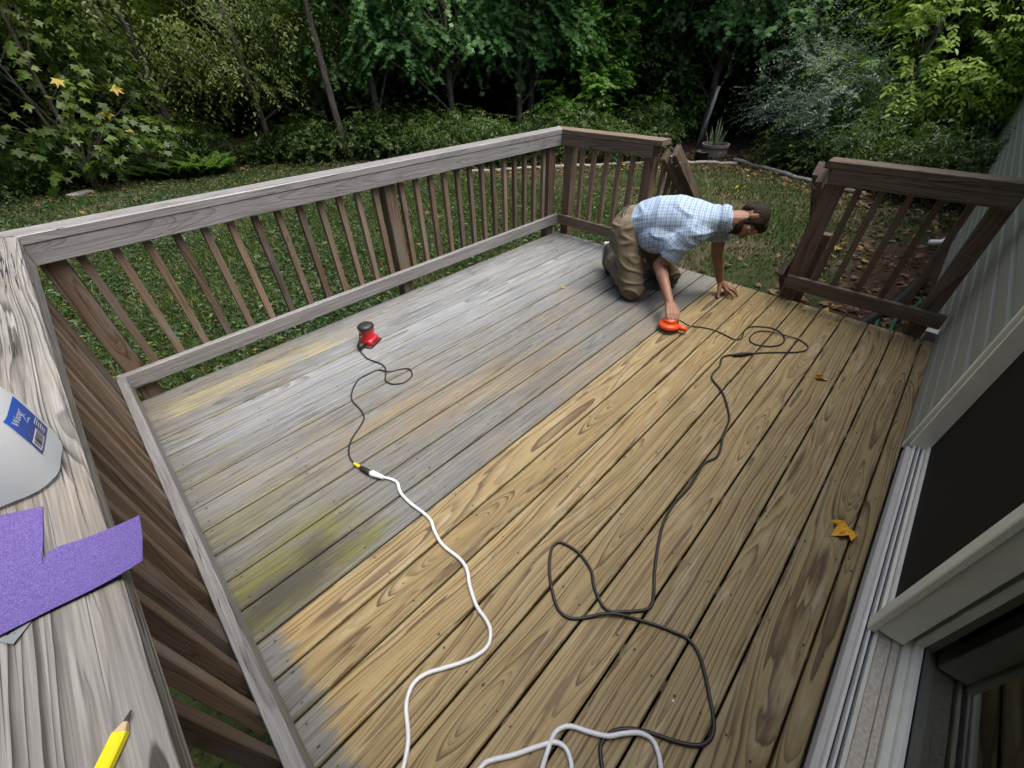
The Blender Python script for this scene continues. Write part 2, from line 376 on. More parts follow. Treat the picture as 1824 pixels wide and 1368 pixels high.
# ================================================================== GROUND
GZ = -0.60
EDGE = [(-14, 9.8), (-6, 9.7), (-0.7, 9.5), (2.0, 9.5), (3.5, 9.6), (4.9, 8.5), (6.8, 5.0), (8.2, 3.8), (10.25, 1.85), (11.2, 0.95), (10.4, -0.95), (9.8, -1.8), (9.15, -3.1), (8.8, -5)]
EDGE_A = np.array(EDGE)
def edge_dist(pts):
    """signed distance to the lawn edge, positive inside the woods (vectorised)"""
    pts = np.asarray(pts, float); best = np.full(len(pts), 1e9); sgn = np.ones(len(pts))
    for a, b in zip(EDGE_A[:-1], EDGE_A[1:]):
        d = b - a; L2 = d @ d; t = np.clip(((pts - a) @ d) / L2, 0, 1); q = a + t[:, None] * d
        ds = np.hypot(*(pts - q).T); cr = d[0] * (pts[:, 1] - a[1]) - d[1] * (pts[:, 0] - a[0])
        m = ds < best; best[m] = ds[m]; sgn[m] = np.where(cr[m] > 0, 1, -1)
    return best * sgn
def ground_z(x, y):
    x = np.asarray(x, float); y = np.asarray(y, float)
    z = GZ + 0.03 * np.sin(x * 0.9 + 1.0) * np.cos(y * 0.7) + 0.012 * np.sin(x * 3.1 + y * 2.3)
    r = np.hypot(x - 3, y + 1)
    z = z + 0.10 * np.exp(-((y + 3.4) / 0.8) ** 2)                       # bed along the house
    z = z + np.clip(r - 22, 0, None) * 0.10                              # the wood climbs away behind
    return z
gx = np.concatenate([[-260, -120, -60, -30], np.arange(-16, 30.01, 0.5), [36, 50, 80, 140, 260]])
gy = np.concatenate([[-260, -120, -60, -30], np.arange(-14, 26.01, 0.5), [32, 45, 80, 140, 260]])
GXm, GYm = np.meshgrid(gx, gy, indexing='ij'); GZm = np.minimum(ground_z(GXm, GYm), 3.0)
gv = np.stack([GXm.ravel(), GYm.ravel(), GZm.ravel()], 1); ny_ = len(gy)
gf = [(i*ny_+j, (i+1)*ny_+j, (i+1)*ny_+j+1, i*ny_+j+1) for i in range(len(gx)-1) for j in range(ny_-1)]
gme = mesh_pd('ground', gv, gf, True)
att = gme.attributes.new('wood_edge', 'FLOAT', 'POINT'); att.data.foreach_set('value', edge_dist(gv[:, :2]).astype(np.float32))
def ground_mat():
    n = NT('lawn_and_leaf_litter'); pos = n.n('NewGeometry').outputs['Position']; x, y, z = n.sep(pos)
    e = n.n('Attribute', attribute_name='wood_edge').outputs['Fac']
    a = n.noise(pos, 1.3, 4.0, 0.6); b = n.noise(pos, 22.0, 4.0, 0.7); c = n.noise(pos, 90.0, 3.0, 0.7)
    grass = n.mix(b, (0.018, 0.032, 0.009), (0.042, 0.062, 0.016))
    bare = n.mix(c, (0.05, 0.040, 0.026), (0.13, 0.105, 0.07))
    col = n.mix(n.sstep(n.math('ADD', a, n.math('MULTIPLY', b, 0.4)), 0.62, 0.86), grass, bare)
    shaded_litter = n.mix(n.sstep(c, 0.35, 0.65), (0.010, 0.008, 0.006), (0.036, 0.024, 0.014))  # litter colour darkened to stand for canopy shade on the wood floor
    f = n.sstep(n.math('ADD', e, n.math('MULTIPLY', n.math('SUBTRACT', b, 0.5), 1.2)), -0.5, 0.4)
    col = n.mix(f, col, shaded_litter)
    mul = n.math('MULTIPLY', n.sstep(y, -1.9, -2.8), n.math('SUBTRACT', 1.0, n.sstep(x, 6.8, 8.4)))
    mul = n.sstep(n.math('ADD', mul, n.math('MULTIPLY', n.math('SUBTRACT', b, 0.5), 0.8)), 0.35, 0.7)
    col = n.mix(mul, col, n.mix(n.sstep(c, 0.4, 0.62), (0.035, 0.022, 0.014), (0.10, 0.06, 0.035)))
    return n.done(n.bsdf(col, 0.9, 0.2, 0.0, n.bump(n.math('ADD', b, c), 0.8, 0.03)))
M['ground'] = ground_mat()
g_o = link('ground', gme, M['ground']); tag(g_o, kind='structure')

# ================================================================== DECK
deck = empty('wooden_deck', (1.8, -1.55, 0), 'wooden deck floor, half grey weathered and half freshly sanded yellow boards', 'deck')
BT = 0.027
rs = random.Random(4)
for k in range(22):
    g_ = 0.0036 if k < 12 else 0.0038
    s0 = 0.0 if k == 0 else k * P + g_
    s1 = (k + 1) * P - g_ if k < 21 else 3.094
    if k == 11: s1 -= 0.001
    x0 = -0.036 + rs.uniform(-0.004, 0.0); x1 = XF + rs.uniform(-0.004, 0.003)
    timber('deck_board', x1 - x0, s1 - s0, BT, ((x0 + x1) / 2, -(s0 + s1) / 2, -BT / 2 + rs.uniform(-0.0012, 0.0)), X, Y, M['deck'], deck, ch=0.0045)
for i in range(10):
    x = 0.02 + i * 0.395
    timber('joist', 2.98, 0.14, 0.038, (x, -1.56, -BT - 0.003 - 0.07), Y, Z, M['frame_wood'], deck)
timber('rim_joist', 3.58, 0.18, 0.038, (1.80, -0.025, -BT - 0.003 - 0.09), X, Z, M['frame_wood'], deck)
timber('rim_joist', 2.98, 0.18, 0.038, (XF - 0.022, -1.56, -BT - 0.003 - 0.09), Y, Z, M['frame_wood'], deck)
timber('rim_joist', 2.98, 0.18, 0.038, (-0.012, -1.56, -BT - 0.003 - 0.09), Y, Z, M['frame_wood'], deck)
nb = MB(); rs = random.Random(9)
for k in range(22):
    for i in range(10):
        x = 0.02 + i * 0.395
        for dy in (-0.042, 0.042):
            if k == 21 and dy < 0: continue
            yy = -(k + 0.5) * P + dy + rs.uniform(-0.012, 0.012) if k < 21 else -3.065
            xx = x + rs.uniform(-0.014, 0.014)
            if xx > XF - 0.02: continue
            r = rs.uniform(0.0026, 0.0038); e = rs.uniform(1.0, 1.9)
            nb.add([(xx + e * r * math.cos(g), yy + r * math.sin(g), 0.0006) for g in [j * math.pi / 4 for j in range(8)]], [tuple(range(8))])
nails = nb.obj('nail_head', plain('dark_nail', (0.035, 0.03, 0.028), 0.6), None); put(nails, deck); tag(nails, kind='stuff')

# ================================================================== RAILINGS
Z_T, Z_B = 0.8405, 0.1435     # centres of the upper and lower rails
def rail_thing(label, loc): return empty('deck_railing', loc, label, 'railing')
def baluster(parent, x, y, ax, z0=0.085, z1=0.878):
    timber('baluster', z1 - z0, 0.035, 0.035, (x, y, (z0 + z1) / 2), Z, ax, M['baluster'], parent, ch=0.002)
def post(parent, x, y, z0=-0.35, z1=0.882, mat='post'):
    timber('post', z1 - z0, 0.089, 0.089, (x, y, (z0 + z1) / 2), Z, X, M[mat], parent, ch=0.004)
# --- long railing opposite the house
ra = rail_thing('long grey railing on the woods side of the deck, opposite the house', (1.8, 0.03, 0))
x0, x1 = -0.068, XF + 0.030
timber('cap_rail', x1 - x0, 0.140, 0.038, ((x0 + x1) / 2, 0.028, HT - 0.019), X, Y, M['rail_grey'], ra, s0=-1.0, s1=1.0)
timber('top_rail', XF - 0.04 - 0.001, 0.0885, 0.038, ((XF - 0.038) / 2, -0.019, Z_T), X, Z, M['rail_grey'], ra)
timber('bottom_rail', XF - 0.04 + 0.03, 0.089, 0.038, ((XF - 0.038) / 2 - 0.015, -0.019, Z_B), X, Z, M['rail_grey'], ra)
for k in range(13): baluster(ra, 0.128 + 0.0175 + 0.1278 * k, 0.0185, X)
for k in range(13): baluster(ra, 1.867 + 0.0175 + 0.1274 * k, 0.0185, X)
for x in (0.047, 1.792, 3.53): post(ra, x, 0.046)
# --- railing at the near end
rb = rail_thing('cracked old railing carrying the water jug, purple sandpaper and pencil', (-0.06, -1.6, 0))
ang = math.atan2(0.034, 2.3)
axb = Vector((math.sin(ang), -math.cos(ang), 0))
pc = Vector((0.006, -0.045, 0)) + axb * 1.6
L = 3.14
cc = Vector((0.008, 0, 0)) + axb * (L / 2 - 0.03) + Vector((-0.070, 0, 0))
timber('cap_rail', L, 0.140, 0.038, (cc.x, cc.y, HT - 0.0190), axb, X, M['cap_near'], rb, s0=1.0, ch=0.004)
timber('top_rail', 3.02, 0.0885, 0.038, (-0.0195, -0.038 - 0.002 - 1.51, Z_T), Y, Z, M['rail_grey'], rb)
timber('bottom_rail', 3.02, 0.089, 0.038, (-0.0195, -0.040 - 1.51, Z_B), Y, Z, M['rail_grey'], rb)
for k in range(12): baluster(rb, -0.0575, -0.165 - 0.0175 - 0.127 * k, Y)
for k in range(9): baluster(rb, -0.0575, -1.865 - 0.0175 - 0.127 * k, Y)
for y in (-0.085, -1.745, -3.02): post(rb, -0.085, y)
# --- far railing beside the steps
rc = rail_thing('short railing in the far deck corner ending at the stair rail', (XF, -0.5, 0))
yend = -1.02
timber('cap_rail', 1.02 + 0.068, 0.140, 0.038, (XF + 0.030, (yend + 0.068) / 2, HT - 0.0192), Y, X, M['rail_far'], rc, s1=1.0)
timber('top_rail', 0.95 - 0.04, 0.0885, 0.038, (XF - 0.0195, -0.0395 - 0.455, Z_T), Y, Z, M['rail_far'], rc)
timber('bottom_rail', 0.97 - 0.04, 0.089, 0.038, (XF - 0.0195, -0.0395 - 0.465, Z_B), Y, Z, M['rail_far'], rc)
for y in (-0.226, -0.352, -0.485, -0.614, -0.742): baluster(rc, XF + 0.0185, y - 0.0175, Y)
for y in (-0.092, -0.912): post(rc, XF + 0.046, y)
# --- far railing beside the house
rd = rail_thing('short dark railing section between the deck opening and the house wall', (XF, -2.6, 0))
timber('cap_rail', 0.965, 0.140, 0.038, (XF + 0.030, -2.128 - 0.4825, HT - 0.0192), Y, X, M['rail_far'], rd)
timber('top_rail', 0.845, 0.0885, 0.038, (XF - 0.0195, -2.165 - 0.4225, Z_T), Y, Z, M['rail_far'], rd)
timber('bottom_rail', 0.89, 0.089, 0.038, (XF - 0.0195, -2.175 - 0.445, Z_B), Y, Z, M['rail_far'], rd)
for y in (-2.321, -2.436, -2.573, -2.708, -2.839): baluster(rd, XF + 0.0185, y - 0.0175, Y)
for y in (-2.212, -2.975): post(rd, XF + 0.046, y)

# ================================================================== STEPS
st = empty('deck_steps', (XF + 0.5, -1.6, GZ), 'wooden steps going down from the deck opening to the lawn', 'steps')
run, rise = 0.27, 0.19
for i in range(3):
    z = -rise * (i + 1); x = XF + 0.05 + run * i
    for j in range(2):
        timber('tread', 1.02, 0.13, 0.027, (x + 0.065 + 0.135 * j, -1.56, z - 0.0135), Y, X, M['rail_far'], st)
for y in (-1.02, -2.10):
    s_ = MB(); a, b = y - 0.019, y + 0.019
    pr = [(XF + 0.02, -0.06), (XF + 0.95, -0.62), (XF + 0.70, -0.68), (XF + 0.02, -0.36)]
    s_.add([(x, a, z) for x, z in pr] + [(x, b, z) for x, z in pr], [(0,1,2,3), (7,6,5,4), (0,4,5,1), (1,5,6,2), (2,6,7,3), (3,7,4,0)])
    put(s_.obj('stringer', M['frame_wood']), st)
slope = Vector((1, 0, -0.74)).normalized()
def stair_rail(y, sgn, label):
    t = empty('stair_railing', (XF + 0.5, y, GZ), label, 'railing')
    top = Vector((XF + 0.065, y, 0.82))
    def along(d): return top + slope * d
    Ls = 1.06
    c = along(Ls / 2)
    up = Vector((0, 0, 1)) - slope * slope.z
    timber('top_rail', Ls, 0.0885, 0.038, c + Vector((0, 0.020 * sgn, 0)) , slope, up, M['rail_far'], t)
    timber('handrail', Ls * .95, 0.089, 0.038, c + up.normalized() * 0.045 + Vector((0.035, 0.070 * sgn, 0.0)), slope, up, M['rail_far'], t)
    for d in (.16, .85):
        q = along(d) + Vector((.03, .06 * sgn, .02)); bk = MB(); bk.tube([q - Vector((0, .025 * sgn, .03)), q - Vector((0, 0, .04)), q + Vector((0, .03 * sgn, 0))], .006, 6); put(bk.obj('bracket', plain('steel_bracket', (.35, .35, .35), .4, metal=.8), None, True), t)
    timber('bottom_rail', Ls * 0.92, 0.0885, 0.038, c - Vector((0, 0, 0.62)) + Vector((0, 0.020 * sgn, 0)), slope, up, M['rail_far'], t)
    for k in range(5):
        p = along(0.14 + 0.16 * k)
        timber('baluster', 0.66, 0.035, 0.035, (p.x, y - 0.018 * sgn, p.z - 0.31), Z, X, M['baluster'], t, ch=0.002)
    e = along(Ls - 0.07)
    timber('post', e.z - GZ + 0.15, 0.089, 0.089, (e.x, y - 0.045 * sgn, (e.z + GZ - 0.15) / 2 + 0.02), Z, X, M['post'], t, ch=0.004)
    return t
sl = stair_rail(-0.985, -1, 'sloping stair handrail with a metal gate hook beside the kneeling man')
sr = stair_rail(-2.13, 1, 'sloping stair handrail behind the dark railing post by the house')
hk = MB(); p0 = Vector((XF + 0.11, -1.027, 0.80))
hk.tube(smooth_path([p0, p0 + Vector((0.0, -0.02, 0.0)), p0 + Vector((0.0, -0.022, -0.03)), p0 + Vector((0.02, -0.018, -0.055)), p0 + Vector((0.03, -0.022, -0.04))], 4), 0.0035, 6)
put(hk.obj('gate_hook', plain('galvanised_steel', (0.45, 0.46, 0.47), 0.4, metal=0.9), None, True), sl)

# ================================================================== HOUSE
WY = -3.112
house = empty('house', (6.0, WY, GZ), 'house wall of grey-green lap siding with a sliding glass door', 'house')
def siding_mat():
    n = NT('sage_grey_vinyl_siding'); tc = n.n('NewGeometry').outputs['Position']
    x, y, z = n.sep(tc)
    st = n.noise(n.comb(n.math('MULTIPLY', x, 3.0), 0.0, n.math('MULTIPLY', z, 14.0)), 1.0, 4.0, 0.65)
    fine = n.noise(n.comb(n.math('MULTIPLY', x, 40.0), 0.0, n.math('MULTIPLY', z, 400.0)), 1.0, 2.0)
    c = n.mix(st, (0.29, 0.295, 0.235), (0.38, 0.385, 0.31))
    c = n.fmul(c, n.math('MULTIPLY_ADD', fine, 0.2, 0.9))
    return n.done(n.bsdf(c, 0.55, 0.4, 0.0, n.bump(fine, 0.25, 0.001)))
M['siding'] = siding_mat()
M['trim'] = plain('off_white_trim', (0.88, 0.86, 0.72), 0.45, var=0.12, scale=14)
M['trim_white'] = plain('white_vinyl_trim', (0.90, 0.88, 0.79), 0.4, var=0.15, scale=25)
M['kick'] = plain('grey_sill_flashing', (0.60, 0.58, 0.52), 0.45, var=0.10, scale=18)
M['sill_dirty'] = plain('dirty_beige_sill', (0.72, 0.64, 0.50), 0.75, var=0.45, scale=120, bump=0.4, bscale=500)
M['gap_shade'] = plain('black_gap_shade', (0.02, 0.02, 0.02), 0.6)  # black fill standing for shade in the door's gaps and grooves
M['interior'] = plain('dim_interior_plaster', (0.16, 0.15, 0.12), 0.9)
def course(x0, x1, z, h, name='siding_course'):
    pr = [(0.000, 0.0), (0.021, 0.0), (0.022, 0.004), (0.019, h * 0.62), (0.014, h * 0.68), (0.005, h * 0.80), (0.0012, h * 1.0), (0.0, h)]
    v = [(x0, WY + a, z + b) for a, b in pr] + [(x1, WY + a, z + b) for a, b in pr]; m = len(pr)
    f = [(i, i + 1, m + i + 1, m + i) for i in range(m - 1)] + [tuple(range(m)), tuple(range(2 * m - 1, m - 1, -1))]
    o = link(name, mesh_pd('course', v, f), M['siding']); put(o, house); return o
SH = 0.1145
X_J = 2.455                     # outer edge of the door trim
for k in range(26):
    z = -0.455 + SH * k
    if z < 0.02 - SH: course(XF + 0.14, 15.9, z, SH)
    else: course(X_J + 0.012, 15.9, max(z, z), SH)
for k in range(22): 
    course(-5.0, -0.06, 0.0 + SH * k, SH)
for k in range(4): course(-0.06, X_J, 2.06 + SH * k, SH)
w_ = MB(); w_.box((2.44, WY - 0.12, -0.75), (15.9, WY - 0.002, 2.52)); w_.box((-5.0, WY - 0.12, -0.75), (-0.08, WY - 0.002, 2.52)); w_.box((-0.08, WY - 0.12, 2.08), (2.44, WY - 0.002, 2.52)); w_.box((-0.08, WY - 0.12, -0.75), (2.44, WY - 0.002, -0.005))
put(w_.obj('wall', M['siding']), house)
cn = MB(); cn.box((15.86, WY - 0.13, -0.75), (15.96, WY + 0.05, 2.52)); put(bevel_obj(cn.obj('corner_trim', M['siding']), 0.02, 3), house)
ev = MB(); ev.box((-5.4, WY - .001, 2.521), (16.3, WY + 0.10, 2.54)); put(ev.obj('soffit', M['trim_white']), house)
fa = MB(); fa.box((-5.4, WY + 0.102, 2.50), (16.3, WY + 0.125, 2.70)); put(fa.obj('fascia', M['trim_white']), house)
rf = MB(); rf.add([(-5.45, WY + 0.17, 2.70), (16.35, WY + 0.17, 2.70), (16.35, WY - 4.2, 4.0), (-5.45, WY - 4.2, 4.0), (-5.45, WY + 0.17, 2.73), (16.35, WY + 0.17, 2.73), (16.35, WY - 4.2, 4.03), (-5.45, WY - 4.2, 4.03)],
       [(0,3,2,1), (4,5,6,7), (0,1,5,4), (1,2,6,5), (2,3,7,6), (3,0,4,7)])
put(rf.obj('roof', plain('grey_shingle', (0.09, 0.09, 0.09), 0.9, scale=60)), house)
# small things fixed to the wall
vh = MB(); vh.add([(10.2, WY + 0.012, -0.06), (10.75, WY + 0.012, -0.06), (10.75, WY + 0.10, -0.06), (10.2, WY + 0.10, -0.06), (10.2, WY + 0.012, 0.09), (10.75, WY + 0.012, 0.09), (10.75, WY + 0.07, 0.05), (10.2, WY + 0.07, 0.05)],
    [(0,3,2,1), (4,5,6,7), (0,1,5,4), (1,2,6,5), (2,3,7,6), (3,0,4,7)])
vho = put(vh.obj('vent_hood', plain('dark_grey_vent', (0.10, 0.10, 0.10), 0.5)), house)
vf = MB(); vf.box((10.18, WY + 0.012, 0.092), (10.8, WY + 0.11, 0.104)); vf.obj('vent_flap', M['trim_white'], vho)
tb = MB(); tb.box((XF + 0.10, WY + 0.012, -0.055), (XF + 0.21, WY + 0.075, 0.012)); tb.box((XF + 0.095, WY + 0.012, 0.012), (XF + 0.215, WY + 0.085, 0.020))
put(bevel_obj(tb.obj('trim_block', M['trim_white']), 0.002, 1), house)
dsp = MB(); dsp.tube([(7.55, WY + 0.04, -0.28), (7.55, WY + 0.05, -0.40), (7.5, WY + 0.12, -0.46), (7.45, WY + 0.22, -0.47)], 0.035, 8); put(dsp.obj('drain_spout', M['trim_white'], None, True), house)
# --- sliding door: the opening runs from x = -0.06 to 2.44
D = {}
def dpart(name, boxes, mat, bv=0.0015):
    b = MB()
    for lo, hi in boxes: b.box(lo, hi)
    o = b.obj(name, M[mat]); bevel_obj(o, bv, 1); return put(o, house)
dpart('door_trim', [((2.432, WY - 0.10, 0.0), (X_J + 0.010, WY + 0.020, 2.06))], 'trim')
dpart('door_jamb', [((2.395, WY - 0.10, 0.05), (2.418, WY + 0.008, 2.06))], 'trim')
dpart('jamb_gap_shade', [((2.4185, WY - 0.10, 0.05), (2.4315, WY - 0.004, 2.06))], 'gap_shade')  # black strip in place of the shade in the jamb gap
dpart('head_jamb', [((-0.06, WY - 0.10, 2.02), (2.394, WY + 0.008, 2.06))], 'trim')
dpart('door_jamb', [((-0.06, WY - 0.10, 0.05), (-0.03, WY + 0.008, 2.0195))], 'trim')
# sill: flashing board, tracks, ridges
dpart('sill_flashing', [((-0.06, WY - 0.004, 0.0015), (2.40, WY + 0.013, 0.042))], 'kick')
yt = -3.1
dpart('sill', [((-0.03, -3.262, -0.004), (2.394, WY - 0.0045, 0.040))], 'sill_dirty')
dpart('track', [((-0.03, WY - 0.012, 0.0402), (2.394, WY - 0.0045, 0.060))], 'trim_white', 0.001)
dpart('track', [((-0.03, WY - 0.026, 0.0402), (2.394, WY - 0.0205, 0.066))], 'trim_white', 0.001)
dpart('track_groove', [((-0.03, WY - 0.0200, 0.0402), (2.394, WY - 0.0125, 0.043))], 'gap_shade', 0.0005)  # groove shade laid in as a black strip
dpart('track', [((-0.03, WY - 0.046, 0.0402), (2.394, WY - 0.036, 0.062))], 'trim', 0.001)
dpart('track_groove', [((-0.03, WY - 0.0355, 0.0402), (2.394, WY - 0.0265, 0.043))], 'gap_shade', 0.0005)  # second groove, its shade also a black strip
dpart('sill_step', [((-0.03, WY - 0.082, 0.0402), (1.43, WY - 0.050, 0.052))], 'sill_dirty')
dpart('sill_step', [((-0.03, WY - 0.100, 0.0402), (1.43, WY - 0.0835, 0.058))], 'sill_dirty')
dpart('track', [((-0.03, WY - 0.121, 0.0402), (2.394, WY - 0.103, 0.070))], 'trim', 0.001)
# outer (screen) panel from x = 1.355 to 2.39
ya, yb = WY - 0.075, WY - 0.0305
dpart('screen_stile', [((1.352, WY - 0.034, 0.064), (1.398, WY - 0.014, 2.015))], 'trim', 0.003)
dpart('screen_stile', [((1.362, WY - 0.100, 0.074), (1.405, WY - 0.0345, 2.015))], 'trim', 0.003)
dpart('screen_rail', [((1.406, WY - 0.062, 0.062), (2.394, WY - 0.046, 0.085))], 'trim', 0.003)
def screen_mat():
    n = NT('dark_insect_screen'); tc = n.n('TexCoord').outputs['Object']
    b = n.bsdf(n.mix(n.noise(tc, 1.2, 2.0), (0.012, 0.012, 0.010), (0.020, 0.019, 0.014)), 0.7, 0.15)
    return n.done(b)
M['screen'] = screen_mat()
dpart('screen_mesh', [((1.406, WY - 0.0555, 0.0855), (2.394, WY - 0.0535, 2.015))], 'screen', 0.0002)
def glass_mat():
    n = NT('door_glass'); tr = n.n('BsdfTransparent'); tr.inputs['Color'].default_value = (0.55, 0.58, 0.50, 1)
    gl = n.n('BsdfGlossy'); gl.inputs['Roughness'].default_value = 0.03; gl.inputs['Color'].default_value = (0.75, 0.78, 0.72, 1)
    lw = n.n('LayerWeight'); lw.inputs['Blend'].default_value = 0.35
    tc = n.n('TexCoord').outputs['Object']
    f = n.math('ADD', lw.outputs['Fresnel'], n.math('MULTIPLY', n.noise(tc, 3.0, 3.0), 0.03), clamp=True)
    mx = n.n('MixShader'); n.set(mx.inputs[0], f); n.set(mx.inputs[1], tr.outputs[0]); n.set(mx.inputs[2], gl.outputs[0])
    return n.done(mx.outputs[0])
M['glass'] = glass_mat()
dpart('sash_rail', [((-0.03, WY - 0.158, 0.058), (2.394, WY - 0.1215, 0.088))], 'trim', 0.003)
dpart('sash_rail', [((-0.03, WY - 0.158, 1.95), (2.394, WY - 0.1215, 2.019))], 'trim', 0.003)
dpart('sash_stile', [((1.385, WY - 0.160, 0.0885), (1.425, WY - 0.120, 1.9495))], 'trim', 0.003)
dpart('glazing_bead', [((-0.03, WY - 0.1385, 0.0885), (1.384, WY - 0.1315, 0.096))], 'trim_white', 0.001)
gl = dpart('glass_pane', [((-0.03, WY - 0.146, 0.0885), (1.3845, WY - 0.140, 1.9495))], 'glass', 0.0003)
gl = dpart('glass_pane', [((1.4255, WY - 0.146, 0.0885), (2.394, WY - 0.140, 1.9495))], 'glass', 0.0003)
M['curtain'] = plain('olive_curtain', (0.055, 0.055, 0.035), 0.9)
rm = MB()
rm.box((-1.2, WY - 3.4, -0.12), (4.2, WY - 0.17, -0.06)); put(rm.obj('room_floor', plain('dark_carpet', (0.06, 0.055, 0.045), 0.95)), house)
rm = MB(); rm.box((-1.2, WY - 3.45, -0.06), (4.2, WY - 3.40, 2.5)); rm.box((-1.25, WY - 3.40, -0.06), (-1.2, WY - 0.2, 2.5)); rm.box((4.2, WY - 3.4, -0.06), (4.25, WY - 0.2, 2.5)); put(rm.obj('room_wall', M['interior']), house)
rm = MB(); rm.box((-1.25, WY - 3.45, 2.46), (4.25, WY - 0.13, 2.5)); put(rm.obj('room_ceiling', M['interior']), house)
ct = MB(); pts = []
for i in range(61):
    x = -0.1 + 2.55 * i / 60; pts.append((x, WY - 0.26 + 0.018 * math.sin(i * 1.9)))
ct.add([(x, y, 0.0) for x, y in pts] + [(x, y, 2.1) for x, y in pts], [(i, i + 1, 62 + i, 61 + i) for i in range(60)])
put(ct.obj('curtain', M['curtain'], None, True), house)

# ================================================================== FOLIAGE
def leaf_mat(name, c0, c1, c2=None, rough=0.42, trans=0.45, accent=0.93):
    n = NT(name); r = n.n('Attribute', attribute_name='rnd').outputs['Fac']; q = n.n('ObjectInfo').outputs['Random']
    c = n.mix(r, c0, c1)
    if c2 is not None: c = n.mix(n.sstep(r, accent, accent + 0.03), c, c2)
    c = n.fmul(c, n.math('MULTIPLY_ADD', q, 0.35, 0.82))
    p = n.bsdf(c, rough, 0.35)
    t = n.n('BsdfTranslucent'); n.set(t.inputs['Color'], n.mix(0.5, c, n.mix(1.0, c, (1.0, 1.3, 0.4), 'MULTIPLY')))
    mx = n.n('MixShader'); mx.inputs[0].default_value = trans
    n.set(mx.inputs[1], p); n.set(mx.inputs[2], t.outputs[0])
    return n.done(mx.outputs[0])
LM = {
 'sycamore': leaf_mat('sycamore_leaf', (0.024, 0.062, 0.013), (0.105, 0.16, 0.022), (0.50, 0.34, 0.02), accent=0.95),
 'beech': leaf_mat('beech_leaf', (0.045, 0.092, 0.018), (0.145, 0.185, 0.036)),
 'gum': leaf_mat('gum_leaf', (0.06, 0.165, 0.05), (0.15, 0.29, 0.095)),
 'bright': leaf_mat('bright_green_leaf', (0.07, 0.19, 0.03), (0.19, 0.35, 0.06)),
 'yellow': leaf_mat('yellow_green_leaf', (0.10, 0.20, 0.025), (0.27, 0.38, 0.055), (0.40, 0.27, 0.04), accent=0.985),
 'olive': leaf_mat('silvery_olive_leaf', (0.09, 0.15, 0.11), (0.26, 0.32, 0.26)),
 'dark': leaf_mat('shade_toned_wood_leaf', (0.014, 0.034, 0.010), (0.036, 0.070, 0.018)),  # unlit depth of the wood put into a darker leaf colour
 'under': leaf_mat('undergrowth_leaf', (0.026, 0.058, 0.014), (0.075, 0.125, 0.026), (0.22, 0.23, 0.04), accent=0.96),
 'fern': leaf_mat('fern_frond', (0.05, 0.115, 0.018), (0.115, 0.20, 0.03)),
}
M['bark'] = None
def bark_mat(name, a, b):
    n = NT(name); tc = n.n('TexCoord').outputs['Object']; x, y, z = n.sep(tc)
    v = n.noise(n.comb(n.math('MULTIPLY', x, 30.0), n.math('MULTIPLY', y, 30.0), n.math('MULTIPLY', z, 5.0)), 1.0, 4.0, 0.65)
    return n.done(n.bsdf(n.mix(n.sstep(v, 0.35, 0.65), a, b), 0.9, 0.2, 0.0, n.bump(v, 0.6, 0.01)))
M['bark'] = bark_mat('grey_brown_bark', (0.05, 0.042, 0.033), (0.13, 0.115, 0.095))
M['bark_pale'] = bark_mat('pale_grey_bark', (0.12, 0.11, 0.10), (0.30, 0.285, 0.26))
M['bark_dark'] = bark_mat('dark_pine_bark', (0.022, 0.018, 0.016), (0.07, 0.055, 0.046))

def tmpl(kind):
    if kind == 'star':     # five-lobed
        pol = [(0, 1.0), (20, .52), (47, .92), (72, .46), (108, .66), (150, .22)]
        pts = [(0.0, 0.0, 0.0)]
        for a, r in pol: pts.append((0.12 + r * math.cos(rad(a)) * 0.85, r * math.sin(rad(a)) * 0.85, -0.10 * r * r))
        for a, r in reversed(pol[1:]): pts.append((0.12 + r * math.cos(rad(a)) * 0.85, -r * math.sin(rad(a)) * 0.85, -0.10 * r * r))
        pts[0] = (0.12, 0, 0.02); m = len(pts) - 1
        f = [(0, i, i % m + 1) for i in range(1, m + 1)]
    elif kind == 'broad':  # cheap three-lobed
        pts = [(0.05, 0, 0.03), (1, 0, -.06), (.45, .28, 0), (.62, .55, -.08), (.0, .38, -.02), (0, -.38, -.02), (.62, -.55, -.08), (.45, -.28, 0)]
        f = [(0, 1, 2), (0, 2, 3), (0, 3, 4), (0, 5, 6), (0, 6, 7), (0, 7, 1)]
    else:                  # pointed oval, folded on the midrib
        pts = [(0, 0, 0), (.32, .22, .05), (.68, .19, .03), (1, 0, -.08), (.32, -.22, .05), (.68, -.19, .03)]
        f = [(0, 2, 1), (0, 3, 2), (0, 4, 5), (0, 5, 3)]
    return np.array(pts, float), np.array(f, int)
TM = {k: tmpl(k) for k in ('star', 'broad', 'oval')}
def nrm(a): return a / (np.linalg.norm(a, axis=-1, keepdims=True) + 1e-9)
def leaves_arr(rng, pos, axis, normal, size, kind, rnd=None):
    tv, tf = TM[kind]; n = len(pos)
    ax = nrm(axis); nz = normal - (normal * ax).sum(1, keepdims=True) * ax; nz = nrm(nz); by = np.cross(nz, ax)
    s = np.asarray(size)[:, None, None]
    v = pos[:, None, :] + s * (tv[None, :, 0:1] * ax[:, None] + tv[None, :, 1:2] * by[:, None] + tv[None, :, 2:3] * nz[:, None])
    f = tf[None] + (np.arange(n) * len(tv))[:, None, None]
    r = rng.random(n) if rnd is None else rnd
    return v.reshape(-1, 3), f.reshape(-1, 3), np.repeat(r, len(tv))
